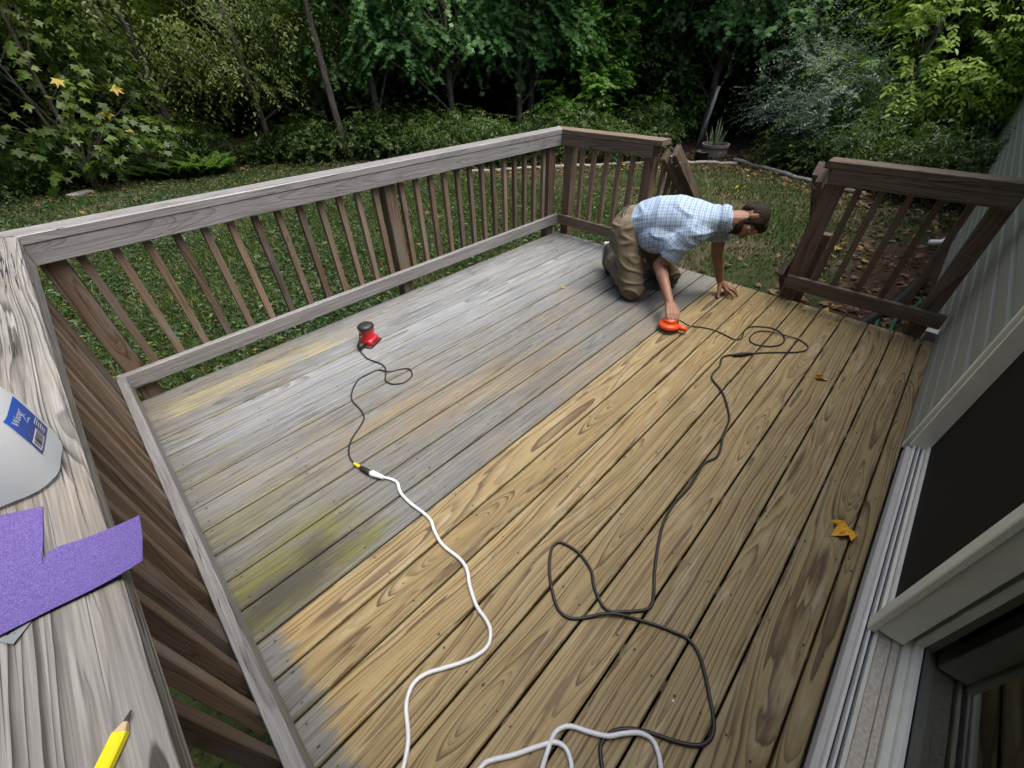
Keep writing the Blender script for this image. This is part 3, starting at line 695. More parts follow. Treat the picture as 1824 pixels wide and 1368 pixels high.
def tri_mesh(name, v, f, r=None):
    me = bpy.data.meshes.new(name); nv, nf = len(v), len(f)
    me.vertices.add(nv); me.vertices.foreach_set('co', np.ascontiguousarray(v, np.float32).ravel())
    me.loops.add(nf * 3); me.loops.foreach_set('vertex_index', np.ascontiguousarray(f, np.int32).ravel())
    me.polygons.add(nf); me.polygons.foreach_set('loop_start', np.arange(0, nf * 3, 3, dtype=np.int32))
    try: me.polygons.foreach_set('loop_total', np.full(nf, 3, np.int32))
    except Exception: pass
    if r is not None:
        a = me.attributes.new('rnd', 'FLOAT', 'POINT'); a.data.foreach_set('value', np.ascontiguousarray(r, np.float32))
    me.update(); me.validate(); return me
def cat(parts):
    V, F, R, o = [], [], [], 0
    for v, f, r in parts: V.append(v); F.append(f + o); R.append(r); o += len(v)
    return np.concatenate(V), np.concatenate(F), np.concatenate(R)
def sprays(rng, starts, outd, nl, length, size, kind, droop=0.35, flat=0.35, tone=None):
    """flat leafy twigs: leaves set alternately along each twig"""
    n = len(starts); t = (np.arange(nl) + 0.5) / nl
    d = nrm(outd + rng.normal(0, 0.35, (n, 3))); Lg = length * rng.uniform(0.6, 1.3, n)
    pos = starts[:, None] + d[:, None] * (Lg[:, None] * t[None])[..., None]
    pos[..., 2] -= droop * Lg[:, None] * t[None] ** 2
    side = nrm(np.cross(d, np.array([0, 0, 1.0]) + rng.normal(0, .2, (n, 3))))
    sg = np.where(np.arange(nl) % 2 == 0, 1.0, -1.0)
    ax = d[:, None] * 0.55 + side[:, None] * (sg[None, :, None] * 0.85) + rng.normal(0, .25, (n, nl, 3)); ax[..., 2] -= 0.3 + droop * 0.5
    nz = np.array([0, 0, 1.0]) + rng.normal(0, flat, (n, nl, 3)) + d[:, None] * 0.35
    sz = size * rng.uniform(0.6, 1.25, (n, nl))
    tr = np.clip((rng.random(n)[:, None] * 0.6 if tone is None else tone[:, None] * 0.6) + rng.random((n, nl)) * 0.4, 0, 1)
    return leaves_arr(rng, pos.reshape(-1, 3), ax.reshape(-1, 3), nz.reshape(-1, 3), sz.ravel(), kind, tr.ravel())
def crown_pts(rng, blobs, n, hollow=0.45, clump=0):
    vol = np.array([b[3] * b[4] * b[5] for b in blobs]); k = rng.choice(len(blobs), n, p=vol / vol.sum()); B = np.array(blobs)[k]
    u = nrm(rng.normal(0, 1, (n, 3))); r = (hollow + (1 - hollow) * rng.random(n) ** 0.6)[:, None]
    off = u * r * B[:, 3:6]
    if clump:               # gather the twigs into separate leafy clumps with dark gaps between them
        c = rng.integers(0, max(4, n // clump), n); cu = off[c]; off = np.where((B[:, 3:4] > .6), off * .22 + cu * .78 * (B[:, 3:6] / B[c][:, 3:6]), off)
    return B[:, :3] + off, nrm(off * np.array([1, 1, .45]) + 1e-6), k
def trunk_mesh(rng, h, r0, lean=(0, 0), limbs=None, wob=0.12, top=0.25, n=9):
    mb = MB(); k = 12; ph = rng.uniform(0, 6, 4); pts = []
    for i in range(k + 1):
        t = i / k; pts.append((lean[0] * t * h + wob * math.sin(2.2 * t * math.pi + ph[0]) * t, lean[1] * t * h + wob * math.sin(1.7 * t * math.pi + ph[1]) * t, -0.15 + (h + 0.15) * t))
    rr = [r0 * (1.25 if i == 0 else 1) * (1 - (1 - top) * i / k) for i in range(k + 1)]
    mb.tube(pts, rr, n)
    if limbs is not None:
        for e in limbs:
            t = np.clip((e[2] - rng.uniform(0.3, 1.2)) / h, 0.08, 0.97); i = int(t * k); a = Vector(pts[i]); b = Vector(e)
            m = a.lerp(b, 0.5) + Vector((0, 0, 0.12)); rl = rr[i] * 0.42
            mb.tube([a, m, b], [rl, rl * 0.6, rl * 0.2], 5, False)
    return mb.mesh('trunk', True)

class Kind: pass
def build_tree_kind(seed, blobs, n, nl, length, size, leaf, mat, h, r0, bark, lean=(0, 0), droop=0.35, flat=0.35, hi=None, hollow=0.45):
    rng = np.random.default_rng(seed); P_, O_, k = crown_pts(rng, blobs, n, hollow, 24 if 450 < n < 880 else 0)
    P_ = P_[P_[:, 2] > 0.12]; O_ = O_[:len(P_)]; 
    tone = 0.5 + 0.5 * np.sin(P_[:, 0] * 2.3 + 1.3 * P_[:, 2] + seed) * np.cos(P_[:, 1] * 2.1)
    parts = [sprays(rng, P_, O_, nl, length, size, leaf, droop, flat, tone)]
    if hi is not None:      # upper crown out of the picture: bigger, cheaper leaves
        Q, OQ, _ = crown_pts(rng, hi[0], hi[1], 0.3); parts.append(sprays(rng, Q, OQ, 9, 0.9, hi[2], 'oval', 0.3, 0.5))
    K = Kind(); K.crown = tri_mesh('crown', *cat(parts)); K.crown.materials.append(LM[mat])
    idx = rng.choice(len(P_), min(16, len(P_)), replace=False)
    K.trunk = trunk_mesh(rng, h, r0, lean, P_[idx] if n > 20 else None); K.trunk.materials.append(M[bark])
    return K
def place(K, name, loc, label, catg, group=None, rz=0.0, s=1.0, tname='trunk'):
    t = empty(name, loc, label, catg, group, rz); t.scale = (s, s, s)
    for nm, me in ((tname, K.trunk), ('crown', K.crown)):
        o = bpy.data.objects.new(nm, me); C.objects.link(o); o.parent = t
    return t
def gz1(x, y): return float(min(ground_z(x, y), 3.0))

HI = lambda z, r, h: [(0, 0, z, r, r, h)]
K_gum = build_tree_kind(11, [(0, 0, 3.5, 2.0, 2.0, 1.6), (0.9, -.6, 2.2, 1.3, 1.3, .7), (-.9, .5, 2.3, 1.3, 1.2, .7)], 640, 11, 0.55, 0.105, 'star', 'gum', 5.4, 0.085, 'bark', droop=.45)
K_gum2 = build_tree_kind(12, [(0, 0, 3.6, 1.7, 1.9, 2.0), (.3, .9, 1.9, 1.1, 1.0, .55), (-.6, -.8, 2.6, 1.0, 1.0, .6)], 560, 11, 0.55, 0.11, 'star', 'gum', 5.4, 0.10, 'bark_pale', droop=.5)
K_beech = build_tree_kind(13, [(0, 0, 2.9, 2.0, 1.9, 1.6), (.9, -.8, 1.7, 1.3, 1.2, .6), (-1.0, -.4, 2.0, 1.2, 1.2, .6)], 700, 14, 0.62, 0.085, 'oval', 'beech', 5.4, 0.075, 'bark', droop=.6)
K_bright = build_tree_kind(14, [(0, 0, 2.8, 1.5, 1.5, 1.9), (0.5, -.6, 1.4, 1.0, 1.0, .8)], 800, 11, 0.45, 0.085, 'broad', 'bright', 5.4, 0.06, 'bark_pale', droop=.3)
K_yel = build_tree_kind(15, [(0, 0, 1.9, 2.1, 2.1, 1.4), (0, 0, 3.6, 1.6, 1.7, 1.3), (.2, .8, .95, 1.7, 1.4, .5)], 870, 13, 0.6, 0.115, 'oval', 'yellow', 5.4, 0.06, 'bark', droop=.3, flat=.28)
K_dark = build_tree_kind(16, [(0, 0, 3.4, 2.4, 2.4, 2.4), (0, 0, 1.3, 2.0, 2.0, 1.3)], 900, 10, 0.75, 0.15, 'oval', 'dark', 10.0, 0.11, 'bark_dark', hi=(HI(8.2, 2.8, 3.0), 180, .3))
K_oliv = build_tree_kind(17, [(0, 0, 1.1, 1.2, 1.2, 1.0), (.4, .3, 1.9, .8, .8, .7)], 700, 13, 0.55, 0.062, 'oval', 'olive', 1.8, 0.03, 'bark', droop=.1, flat=.6)
K_und = build_tree_kind(18, [(0, 0, .45, .75, .75, .5)], 210, 9, 0.38, 0.085, 'broad', 'under', 0.6, 0.012, 'bark')
K_und2 = build_tree_kind(19, [(0, 0, .6, .7, .7, .65)], 240, 11, 0.40, 0.075, 'oval', 'under', 0.9, 0.012, 'bark', droop=.45)
K_brb = build_tree_kind(20, [(0, 0, .9, .95, .95, .95), (.2, .1, 1.7, .6, .6, .6)], 520, 10, 0.42, 0.085, 'broad', 'bright', 1.7, 0.02, 'bark', droop=.25)

# ---- the big-leaved sapling at the left; its largest leaves are pieces of their own
def sycamore(loc, seed, label, nbig):
    rng = np.random.default_rng(seed); t = empty('sycamore_sapling', loc, label, 'tree')
    blobs = [(0, 0, 1.6, 1.5, 1.0, 1.5), (.6, -.3, .8, 1.1, .8, .6), (0, 0, 3.4, 1.3, 1.0, 1.0)]
    P_, O_, _ = crown_pts(rng, blobs, 230, .5)
    v, f, r = sprays(rng, P_, O_, 7, .5, .135, 'star', .5, .5)
    Q, OQ, _ = crown_pts(rng, [(0, 0, 5.8, 1.6, 1.6, 1.6)], 170, .3)
    me = tri_mesh('crown', *cat([(v, f, r), sprays(rng, Q, OQ, 9, .8, .24, 'oval')])); me.materials.append(LM['sycamore'])
    o = link('crown', me); o.parent = t
    o = link('trunk', trunk_mesh(rng, 6.2, .045, (0.05, 0.0), P_[:14])); o.data.materials.append(M['bark']); o.parent = t
    o = link('trunk', trunk_mesh(rng, 4.2, .035, (-.16, -.06), P_[14:22])); o.data.materials.append(M['bark']); o.parent = t
    tv, tf = TM['star']; protos = []
    for k in range(4):
        w = tv.copy(); w[:, 2] += rng.normal(0, .05, len(w)); w[:, 1] *= rng.uniform(.9, 1.1)
        pm = tri_mesh('leaf', w, tf, np.full(len(w), [.25, .6, .85, .97][k])); pm.materials.append(LM['sycamore']); protos.append(pm)
    for k in range(nbig):
        u = nrm(np.array([rng.normal(0, .7), -abs(rng.normal(.9, .4)), rng.normal(0, .6)])); b = blobs[rng.choice([0, 0, 1])]
        p = np.array(b[:3]) + u * np.array(b[3:]) * rng.uniform(.85, 1.15)
        if p[2] < .3 or p[2] > 3.0: continue
        lf = link('leaf', protos[rng.choice(4, p=[.37, .37, .22, .04])]); lf.parent = t; lf.location = p
        nz = Vector((rng.normal(0, .3), -0.55 + rng.normal(0, .25), .8)).normalized(); ax = Vector((rng.normal(0, .8), -.5, -.55)).normalized(); by = nz.cross(ax).normalized(); nz = ax.cross(by)
        lf.rotation_euler = Matrix((ax, by, nz)).transposed().to_euler(); s = rng.uniform(.11, .19); lf.scale = (s, s, s)
    return t
sycamore((0.75, 9.9, GZ), 31, 'big-leaved sapling turning yellow, growing at the wood edge beside the ferns', 110)

def tree_at(px, dist_z, K, name, label, catg, rz, s=1.0, group=None, tname='trunk', push=0.0):
    p = onz(px, GZ); d = Vector((p.x - CAM.x, p.y - CAM.y, 0)).normalized(); p = p + d * push
    return place(K, name, (p.x, p.y, gz1(p.x, p.y)), label, catg, group, rz, s, tname)
# trees that can be told apart in the photograph
place(K_beech, 'beech_tree', (4.5, 10.2, GZ), 'drooping tree with small pointed yellow-green leaves beside the big-leaved sapling', 'tree', rz=0.6)
place(K_beech, 'beech_tree', (2.7, 11.2, GZ), 'fine-leaved tree with drooping sprays behind the ferns', 'tree', rz=2.6, s=1.15)
place(K_beech, 'beech_tree', (6.0, 9.9, GZ), 'fine-leaved tree just behind the grey trunk with flaking bark', 'tree', rz=4.1, s=1.05)
place(K_gum2, 'gum_tree', (7.0, 8.9, GZ), 'slim star-leaved tree between the grey trunk and the middle of the long railing', 'tree', rz=1.2)
place(K_gum, 'gum_tree', (8.2, 7.2, GZ), 'dark green star-leaved tree behind the middle of the long railing', 'tree', rz=0.2, s=1.05)
place(K_gum, 'gum_tree', (9.9, 6.5, GZ), 'star-leaved tree with a full crown behind the far railing corner', 'tree', rz=3.3, s=1.1)
place(K_gum2, 'gum_tree', (11.3, 7.3, GZ), 'star-leaved tree standing behind the bright bush', 'tree', rz=2.2, s=1.1)
place(K_bright, 'tulip_tree', (12.3, 5.9, GZ), 'pale-stemmed young tree with light green leaves above the bright bush', 'tree', rz=1.0)
place(K_gum2, 'gum_tree', (13.7, 4.6, GZ), 'tree with a pale stem and star-shaped leaves behind the stair railing', 'tree', rz=4.4, s=1.1)
place(K_gum, 'gum_tree', (13.4, 2.7, GZ), 'large green star-leaved tree above the half-barrel planter', 'tree', rz=5.0, s=1.15)
place(K_bright, 'tulip_tree', (15.2, 1.2, GZ), 'light green tree behind the silvery shrub and the leaning pine', 'tree', rz=2.0, s=1.15)
place(K_yel, 'dogwood_tree', (13.3, -1.3, GZ), 'yellow-green tree with layered sprays beyond the dark railing section', 'tree', rz=0.4, s=1.0)
place(K_yel, 'dogwood_tree', (16.3, -2.0, GZ), 'light green tree beside the far corner of the house wall', 'tree', rz=2.5, s=1.25)
place(K_oliv, 'olive_shrub', (12.5, 0.2, GZ), 'silvery blue-green shrub at the lawn edge near the leaning pine trunk', 'shrub', rz=0.0, s=1.15, tname='stem')
place(K_oliv, 'olive_shrub', (11.9, -0.7, GZ), 'low silvery shrub just behind the dark railing cap', 'shrub', rz=2.0, s=0.85, tname='stem')
place(K_brb, 'bright_bush', (11.5, 5.5, GZ), 'rounded bright green bush behind the far corner of the railing', 'shrub', rz=0.5, s=1.25, tname='stem')
place(K_brb, 'bright_bush', (13.3, 3.7, GZ), 'bright green bush beside the barrel planter', 'shrub', rz=2.5, s=0.9, tname='stem')
# leaning pine trunk with bare twigs
pt_ = empty('pine_tree', (17.0, 1.2, GZ), 'leaning dark pine trunk with bare grey twigs', 'tree'); mb = MB()
mb.tube([(0, 0, -.2), (.5, -.35, 2.6), (1.0, -.75, 5.5), (1.4, -1.1, 9.5)], [.17, .15, .12, .07], 10); put_ = mb.obj('trunk', M['bark_dark'], pt_, True)
mb = MB(); rr_ = random.Random(5)
for k in range(14):
    z = 1.6 + k * 0.28; x = .19 * z; y = -.135 * z; a = rr_.uniform(0, 6.28); l = rr_.uniform(.5, 1.1)
    mb.tube([(x, y, z), (x + math.cos(a) * l * .6, y + math.sin(a) * l * .6, z + rr_.uniform(-.1, .15)), (x + math.cos(a + .2) * l, y + math.sin(a + .2) * l, z + rr_.uniform(-.25, .1))], [.016, .011, .004], 5)
mb.obj('bare_twigs', M['bark_pale'], pt_, True)
rngp = np.random.default_rng(3); Q, OQ, _ = crown_pts(rngp, [(1.4, -1.1, 9.3, 1.8, 1.8, 1.4)], 160, .3)
o = link('crown', tri_mesh('crown', *sprays(rngp, Q, OQ, 9, .7, .2, 'oval'))); o.data.materials.append(LM['dark']); o.parent = pt_
# leaning pale pole beside the planter
lp = empty('leaning_pole', (12.3, 2.35, GZ), 'pale bare pole leaning in the bushes beside the barrel planter', 'pole')
mb = MB(); mb.tube([(0, 0, -.1), (.06, -.10, .7), (.10, -.16, 1.3)], [.05, .045, .04], 8); mb.obj('pole', M['bark_pale'], lp, True)
# understorey along the edge of the wood
rng = np.random.default_rng(77); EL = np.cumsum([0] + [float(np.hypot(*(b - a))) for a, b in zip(EDGE_A[:-1], EDGE_A[1:])])
def edge_pt(s, off):
    i = int(np.clip(np.searchsorted(EL, s) - 1, 0, len(EDGE_A) - 2)); a, b = EDGE_A[i], EDGE_A[i + 1]; d = (b - a) / np.linalg.norm(b - a)
    q = a + d * (s - EL[i]); return q + np.array([-d[1], d[0]]) * off
nU = 0
for s in np.arange(12.0, EL[-1] - 1.5, 0.62):
    for row in range(2):
        q = edge_pt(s + rng.uniform(-.3, .3), 0.55 + row * 0.95 + rng.uniform(-.25, .3))
        if 10.6 < q[0] < 12.2 and 0.5 < q[1] < 2.3: continue
        if q[0] < -3.5: continue
        K = K_und if rng.random() < .5 else K_und2
        place(K, 'understorey_shrub', (q[0], q[1], gz1(*q)), 'low undergrowth shrub with lobed leaves along the wood edge' if K is K_und else 'low undergrowth shrub with pointed oval leaves along the wood edge', 'shrub', 'undergrowth along the wood edge', rng.uniform(0, 6.28), rng.uniform(.5, 1.0) + .15 * row, 'stem'); nU += 1
# darker trees standing deeper in the wood
nD = 0
for gx_ in np.arange(-7.0, 27.0, 2.15):
    for gy_ in np.arange(-2.0, 24.0, 2.15):
        q = np.array([gx_ + rng.uniform(-.7, .7), gy_ + rng.uniform(-.7, .7)]); e = float(edge_dist(q[None])[0])
        az = math.degrees(math.atan2(q[1] - CAM.y, q[0] - CAM.x))
        if not (4.6 < e < 12.0) or az > 100 or az < -4 or (q[1] < -2.4 and q[0] < 17): continue
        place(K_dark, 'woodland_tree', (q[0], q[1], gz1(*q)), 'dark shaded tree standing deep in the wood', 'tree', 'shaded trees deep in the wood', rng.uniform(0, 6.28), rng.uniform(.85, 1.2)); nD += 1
# trunks that can be told apart at the edge of the wood
TRK = [((621, 283), .085, 'bark', (-.02, .03), 'grey trunk with flaking bark rising beside the drooping small-leaved tree'),
       ((826, 226), .065, 'bark', (.0, .0), 'thin dark trunk behind the middle of the long railing'),
       ((1104, 214), .10, 'bark_pale', (.0, -.03), 'pale straight trunk rising out of the bright bush'),
       ((1150, 228), .14, 'bark_pale', (.03, -.035), 'thick pale trunk behind the stair railing'),
       ((1181, 240), .06, 'bark', (.02, -.03), 'thin brown trunk next to the thick pale one'),
       ((983, 200), .07, 'bark', (.0, .0), 'thin trunk among star-shaped leaves behind the railing corner'),
       ((1345, 250), .05, 'bark', (.03, -.05), 'thin leaning trunk behind the barrel planter'),
       ((480, 262), .06, 'bark_dark', (.0, .02), 'dark thin trunk behind the drooping small-leaved tree'),
       ((700, 240), .06, 'bark_dark', (.01, .0), 'dark thin trunk behind the slim grey one'),
       ((200, 290), .05, 'bark', (-.04, .0), 'thin grey trunk behind the big-leaved sapling')]
for px_, r_, bk, ln_, lab in TRK:
    p = onz(px_, GZ); t = empty('slender_tree', (p.x, p.y, gz1(p.x, p.y)), lab, 'tree')
    o = link('trunk', trunk_mesh(rng, 8.5, r_, ln_, None, wob=.16, top=.45)); o.data.materials.append(M[bk]); o.parent = t
    hh = rng.uniform(4.6, 5.5); Qc, Oc, _ = crown_pts(rng, [(ln_[0] * hh, ln_[1] * hh, hh + 1.5, 1.3, 1.3, 1.6)], 90, .3)
    o = link('crown', tri_mesh('crown', *sprays(rng, Qc, Oc, 9, .7, .2, 'oval'))); o.data.materials.append(LM['gum']); o.parent = t
# the mass of the wood beyond
Q = np.stack([rng.uniform(-10, 32, 40000), rng.uniform(-4, 30, 40000)], 1); e = edge_dist(Q); az = np.degrees(np.arctan2(Q[:, 1] - CAM.y, Q[:, 0] - CAM.x))
Q = Q[(e > 7.5) & (e < 16) & (az < 104) & (az > -6)][:5200]; Q = np.column_stack([Q, -.45 + 8.0 * rng.random(len(Q)) ** 1.7])
Q = np.array(Q); OQ = nrm(rng.normal(0, 1, Q.shape) * np.array([1, 1, .3]))
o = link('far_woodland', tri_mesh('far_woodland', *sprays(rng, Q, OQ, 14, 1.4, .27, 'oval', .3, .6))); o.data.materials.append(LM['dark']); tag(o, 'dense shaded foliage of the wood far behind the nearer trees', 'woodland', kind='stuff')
# trees behind the camera and past the near end of the deck, out of the picture, added to shade the deck from that side
for (x, y) in [(-6.5, 7.0), (-7.5, 3.5), (-8.0, 0.0), (-7.5, -3.0), (-4.5, 10.5), (-2.0, 11.0), (-5.5, 4.8), (-6.0, 1.4), (-6.2, -1.5)]:
    place(K_dark, 'added_shade_tree', (x, y, gz1(x, y)), 'tall dark tree added out of view to shade the near end of the deck', 'tree', 'trees added out of view to shade the deck', rng.uniform(0, 6.28), 1.0)

# ---- ferns
def fern_mesh(seed):
    rg = np.random.default_rng(seed); pos, ax, nz, sz = [], [], [], []
    for k in range(11):
        a = k * 0.571 * 2 + rg.uniform(-.2, .2); L = rg.uniform(.45, .75); el = rg.uniform(.75, 1.15)
        for i in range(17):
            t = (i + 1) / 18; r = L * t * math.cos(el * (1 - .3 * t)); h = L * t * math.sin(el) * (1 - .45 * t)
            for sg in (-1, 1):
                pos.append((r * math.cos(a), r * math.sin(a), h)); d = np.array([-math.sin(a) * sg + .45 * math.cos(a), math.cos(a) * sg + .45 * math.sin(a), -.15]); ax.append(d)
                nz.append((-.4 * math.cos(a), -.4 * math.sin(a), 1)); sz.append(.16 * math.sin(math.pi * (t * .85 + .15)) + .02)
    me = tri_mesh('fronds', *leaves_arr(rg, np.array(pos), np.array(ax), np.array(nz), np.array(sz), 'oval')); me.materials.append(LM['fern']); return me
FM = [fern_mesh(1), fern_mesh(2)]
for i, (px, s) in enumerate([((345, 318), 1.35), ((372, 312), 1.2), ((310, 322), 1.1), ((395, 308), 0.9), ((160, 330), 1.0), ((270, 322), .9)]):
    p = onz(px, GZ); lab = 'small dark fern beside the flat stone' if i == 4 else 'green fern with arching fronds at the wood edge beside the sapling'
    t = empty('fern', (p.x, p.y, gz1(p.x, p.y)), lab, 'fern', None if i == 4 else 'ferns below the big-leaved sapling', i * 1.3); t.scale = (s, s, s)
    o = link('fronds', FM[i % 2]); o.parent = t

# ================================================================== LAWN DETAIL
rng = np.random.default_rng(5)
def in_view(P3, m=60):
    d = (P3 - np.array(CAM)) @ np.array(ROT); w = -d[:, 2]; u = 912 + 723 * d[:, 0] / w; v = 684 - 723 * d[:, 1] / w
    return (w > 0) & (u > -m) & (u < 1824 + m) & (v > -m) & (v < 1368 + m)
def lawn_pts(n, lo, hi):
    q = np.stack([rng.uniform(lo[0], hi[0], n), rng.uniform(lo[1], hi[1], n)], 1); e = edge_dist(q)
    q = q[(e < rng.uniform(-.3, .5, n))]
    dk = (q[:, 0] > -.1) & (q[:, 0] < XF + .05) & (q[:, 1] < 0.02) & (q[:, 1] > -3.1); q = q[~dk & (q[:, 1] > WY + .05)]
    p = np.column_stack([q, ground_z(q[:, 0], q[:, 1])]); return p[in_view(p)]
pp = np.concatenate([lawn_pts(150000, (-3, -3.2), (11.5, 10.2)), lawn_pts(120000, (-1.2, 0), (6.5, 5.0))])
bare = np.sin(pp[:, 0] * 1.7 + 2) * np.cos(pp[:, 1] * 1.9 + .5) + .6 * np.sin(pp[:, 0] * 4.1 - pp[:, 1] * 3.3)
mulch = (pp[:, 1] < -2.2) & (pp[:, 0] < 8.2)
keep = (rng.random(len(pp)) > np.clip(bare * .45 + .05, 0, .75)) & ~(mulch & (rng.random(len(pp)) < .93)); pp = pp[keep]
n = len(pp); a = rng.uniform(0, 6.28, n); h = rng.uniform(.025, .075, n) * np.where(rng.random(n) < .1, 1.5, 1); w = rng.uniform(.003, .006, n) * (1 + np.hypot(pp[:, 0], pp[:, 1] + 2.7) * .12)
bx = np.stack([np.cos(a), np.sin(a), 0 * a], 1) * w[:, None]; ln = np.stack([rng.normal(0, .5, n), rng.normal(0, .5, n), np.ones(n)], 1) * h[:, None]
v = np.stack([pp - bx, pp + bx, pp + ln], 1).reshape(-1, 3); f = np.arange(3 * n).reshape(-1, 3); r = np.repeat(rng.random(n), 3)
LM['grass'] = leaf_mat('lawn_grass_blade', (0.024, 0.050, 0.010), (0.078, 0.122, 0.025), (0.18, 0.15, 0.075), .6, .3, .90)
o = link('lawn_grass', tri_mesh('lawn_grass', v, f, r)); o.data.materials.append(LM['grass']); tag(o, 'short patchy lawn grass around the deck', 'grass', kind='stuff')
# broad-leaved ground cover on the left of the deck
q = np.stack([rng.uniform(-2.5, 7.5, 130000), 0.05 + 9.6 * rng.random(130000) ** 1.4], 1); e = edge_dist(q)
wgt = np.clip(1.25 - .16 * q[:, 0], .05, 1) * np.clip(.55 + .5 * np.sin(q[:, 0] * 2.2 + q[:, 1] * 1.3) * np.cos(q[:, 1] * 2.4), .1, 1)
q = q[(e < .6) & (rng.random(len(q)) < wgt)]; p = np.column_stack([q, ground_z(q[:, 0], q[:, 1]) + rng.uniform(.015, .07, len(q))]); p = p[in_view(p)][:52000]; n = len(p)
az = rng.uniform(0, 6.28, n)
vv, ff, rr = leaves_arr(rng, p, np.stack([np.cos(az), np.sin(az), rng.normal(0, .3, n)], 1), np.array([0, 0, 1.0]) + rng.normal(0, .4, (n, 3)), rng.uniform(.024, .066, n), 'oval')
LM['cover'] = leaf_mat('ground_cover_leaf', (0.013, 0.034, 0.012), (0.045, 0.088, 0.030), (0.10, 0.14, 0.03), .45, .25, .93)
o = link('ground_cover', tri_mesh('ground_cover', vv, ff, rr)); o.data.materials.append(LM['cover']); tag(o, 'low broad-leaved weeds and clover between the deck and the wood', 'weeds', kind='stuff')
# fallen leaves
q = np.stack([rng.uniform(-2.5, 12, 26000), rng.uniform(-3.1, 10.2, 26000)], 1); e = edge_dist(q)
wl = np.where(e > -.8, .8, .04) + np.where((q[:, 1] < -1.9) & (q[:, 0] < 8.3), .75, 0) + np.clip(.07 * np.sin(q[:, 0] * 1.7 + 2) * np.cos(q[:, 1] * 1.9 + .5), 0, 1)
q = q[(e < 1.2) & (rng.random(len(q)) < wl) & (q[:, 1] > WY + .06)]; dk = (q[:, 0] > -.1) & (q[:, 0] < XF) & (q[:, 1] < 0.05); q = q[~dk]
p = np.column_stack([q, ground_z(q[:, 0], q[:, 1]) + rng.uniform(.012, .05, len(q))]); p = p[in_view(p)]; n = len(p); az = rng.uniform(0, 6.28, n)
vv, ff, rr = leaves_arr(rng, p, np.stack([np.cos(az), np.sin(az), rng.normal(0, .15, n)], 1), np.array([0, 0, 1.0]) + rng.normal(0, .45, (n, 3)), rng.uniform(.03, .09, n), 'broad')
LM['litter'] = leaf_mat('fallen_leaf', (0.07, 0.035, 0.018), (0.22, 0.13, 0.065), (0.45, 0.30, 0.05), .7, .15, .95)
o = link('leaf_litter', tri_mesh('leaf_litter', vv, ff, rr)); o.data.materials.append(LM['litter']); tag(o, 'brown fallen leaves scattered on the lawn and under the trees', 'fallen leaves', kind='stuff')
# edging timbers
def edging(a, b, r, label):
    a = Vector((a[0], a[1], gz1(*a) + .03)); b = Vector((b[0], b[1], gz1(*b) + .03)); mb = MB(); d = b - a
    pts = [a + d * t + Vector((0, 0, .012 * math.sin(t * 9))) for t in (0, .02, .25, .5, .75, .98, 1)]
    o = mb.tube(pts, [r * .8, r, r * 1.04, r * .97, r, r, r * .8], 8).obj('edging_timber', M['log'], None, True); tag(o, label, 'edging timber', 'timbers edging the lawn'); return o
E_ = [onz(t, GZ) for t in [(1208, 291), (1258, 290), (1312, 292), (1306, 285), (1380, 306), (1458, 327), (1538, 351)]]
edging(E_[0][:2], E_[1][:2], .042, 'pale edging timber between the stair railing and the barrel planter')
edging(E_[1][:2], E_[2][:2], .042, 'pale edging timber right in front of the barrel planter')
edging(E_[3][:2], E_[4][:2], .042, 'edging timber starting beside the barrel planter and running towards the silvery shrub')
edging(E_[4][:2], E_[5][:2], .042, 'edging timber in front of the silvery shrub beside the dark railing post')
edging(E_[5][:2], E_[6][:2], .04, 'edging timber seen through the balusters next to the house')
E_ = [onz(t, GZ) for t in [(838, 307), (915, 303), (920, 302), (1005, 298), (1010, 298), (1100, 295), (1105, 294), (1165, 291)]]
for i in range(4): edging(E_[2*i][:2], E_[2*i+1][:2], .036, 'pale lawn edging timber behind the balusters of the far railing corner')
# flat stone at the left
p = onz((147, 352), GZ); mb = MB(); mb.box((-.20, -.10, -.03), (.20, .10, .075)); so_ = bevel_obj(mb.obj('edging_stone', plain('pale_stone', (0.27, 0.25, 0.23), .85, var=.3, bump=.4, bscale=40)), .02, 2); so_.location = (p.x, p.y, gz1(p.x, p.y)); so_.rotation_euler = (0, 0, .5)
tag(so_, 'flat pale stone block lying in the leaf litter below the sapling', 'stone')
# half-barrel planter, pot
p = onz((1268, 284), GZ); pl = empty('barrel_planter', (p.x, p.y, gz1(p.x, p.y)), 'grey wooden half-barrel planter with spiky leaves at the lawn edge', 'planter')
nst = 18
for k in range(nst):
    a0, a1 = 2 * math.pi * (k + .04) / nst, 2 * math.pi * (k + .96) / nst; mb = MB(); v = []
    for z, r in ((0, .235), (.17, .275), (.34, .30)):
        for rr_2 in (r, r - .022):
            for a in (a0, a1): v.append((rr_2 * math.cos(a), rr_2 * math.sin(a), z))
    f = []
    for i in range(2):
        b = 4 * i; f += [(b, b+1, b+5, b+4), (b+3, b+2, b+6, b+7), (b+2, b, b+4, b+6), (b+1, b+3, b+7, b+5)]
    f += [(8, 9, 11, 10), (0, 2, 3, 1)]
    mb.add(v, f).obj('stave', M['barrel'], pl)
for z, r in ((.07, .253), (.25, .288)):
    mb = MB(); nn = 28; v = []
    for k in range(nn):
        a = 2 * math.pi * k / nn
        for dz in (0, .035): v.append(((r + .006 + dz * .18) * math.cos(a), (r + .006 + dz * .18) * math.sin(a), z + dz))
    mb.add(v, [(2*k, 2*((k+1) % nn), 2*((k+1) % nn)+1, 2*k+1) for k in range(nn)]).obj('hoop', plain('rusty_hoop', (.10, .09, .085), .6, metal=.5), pl)
mb = MB(); mb.lathe([(.001, .29), (.275, .29)], 20).obj('soil', plain('potting_soil', (.03, .022, .016), .95), pl)
mb = MB(); rr_ = random.Random(8)
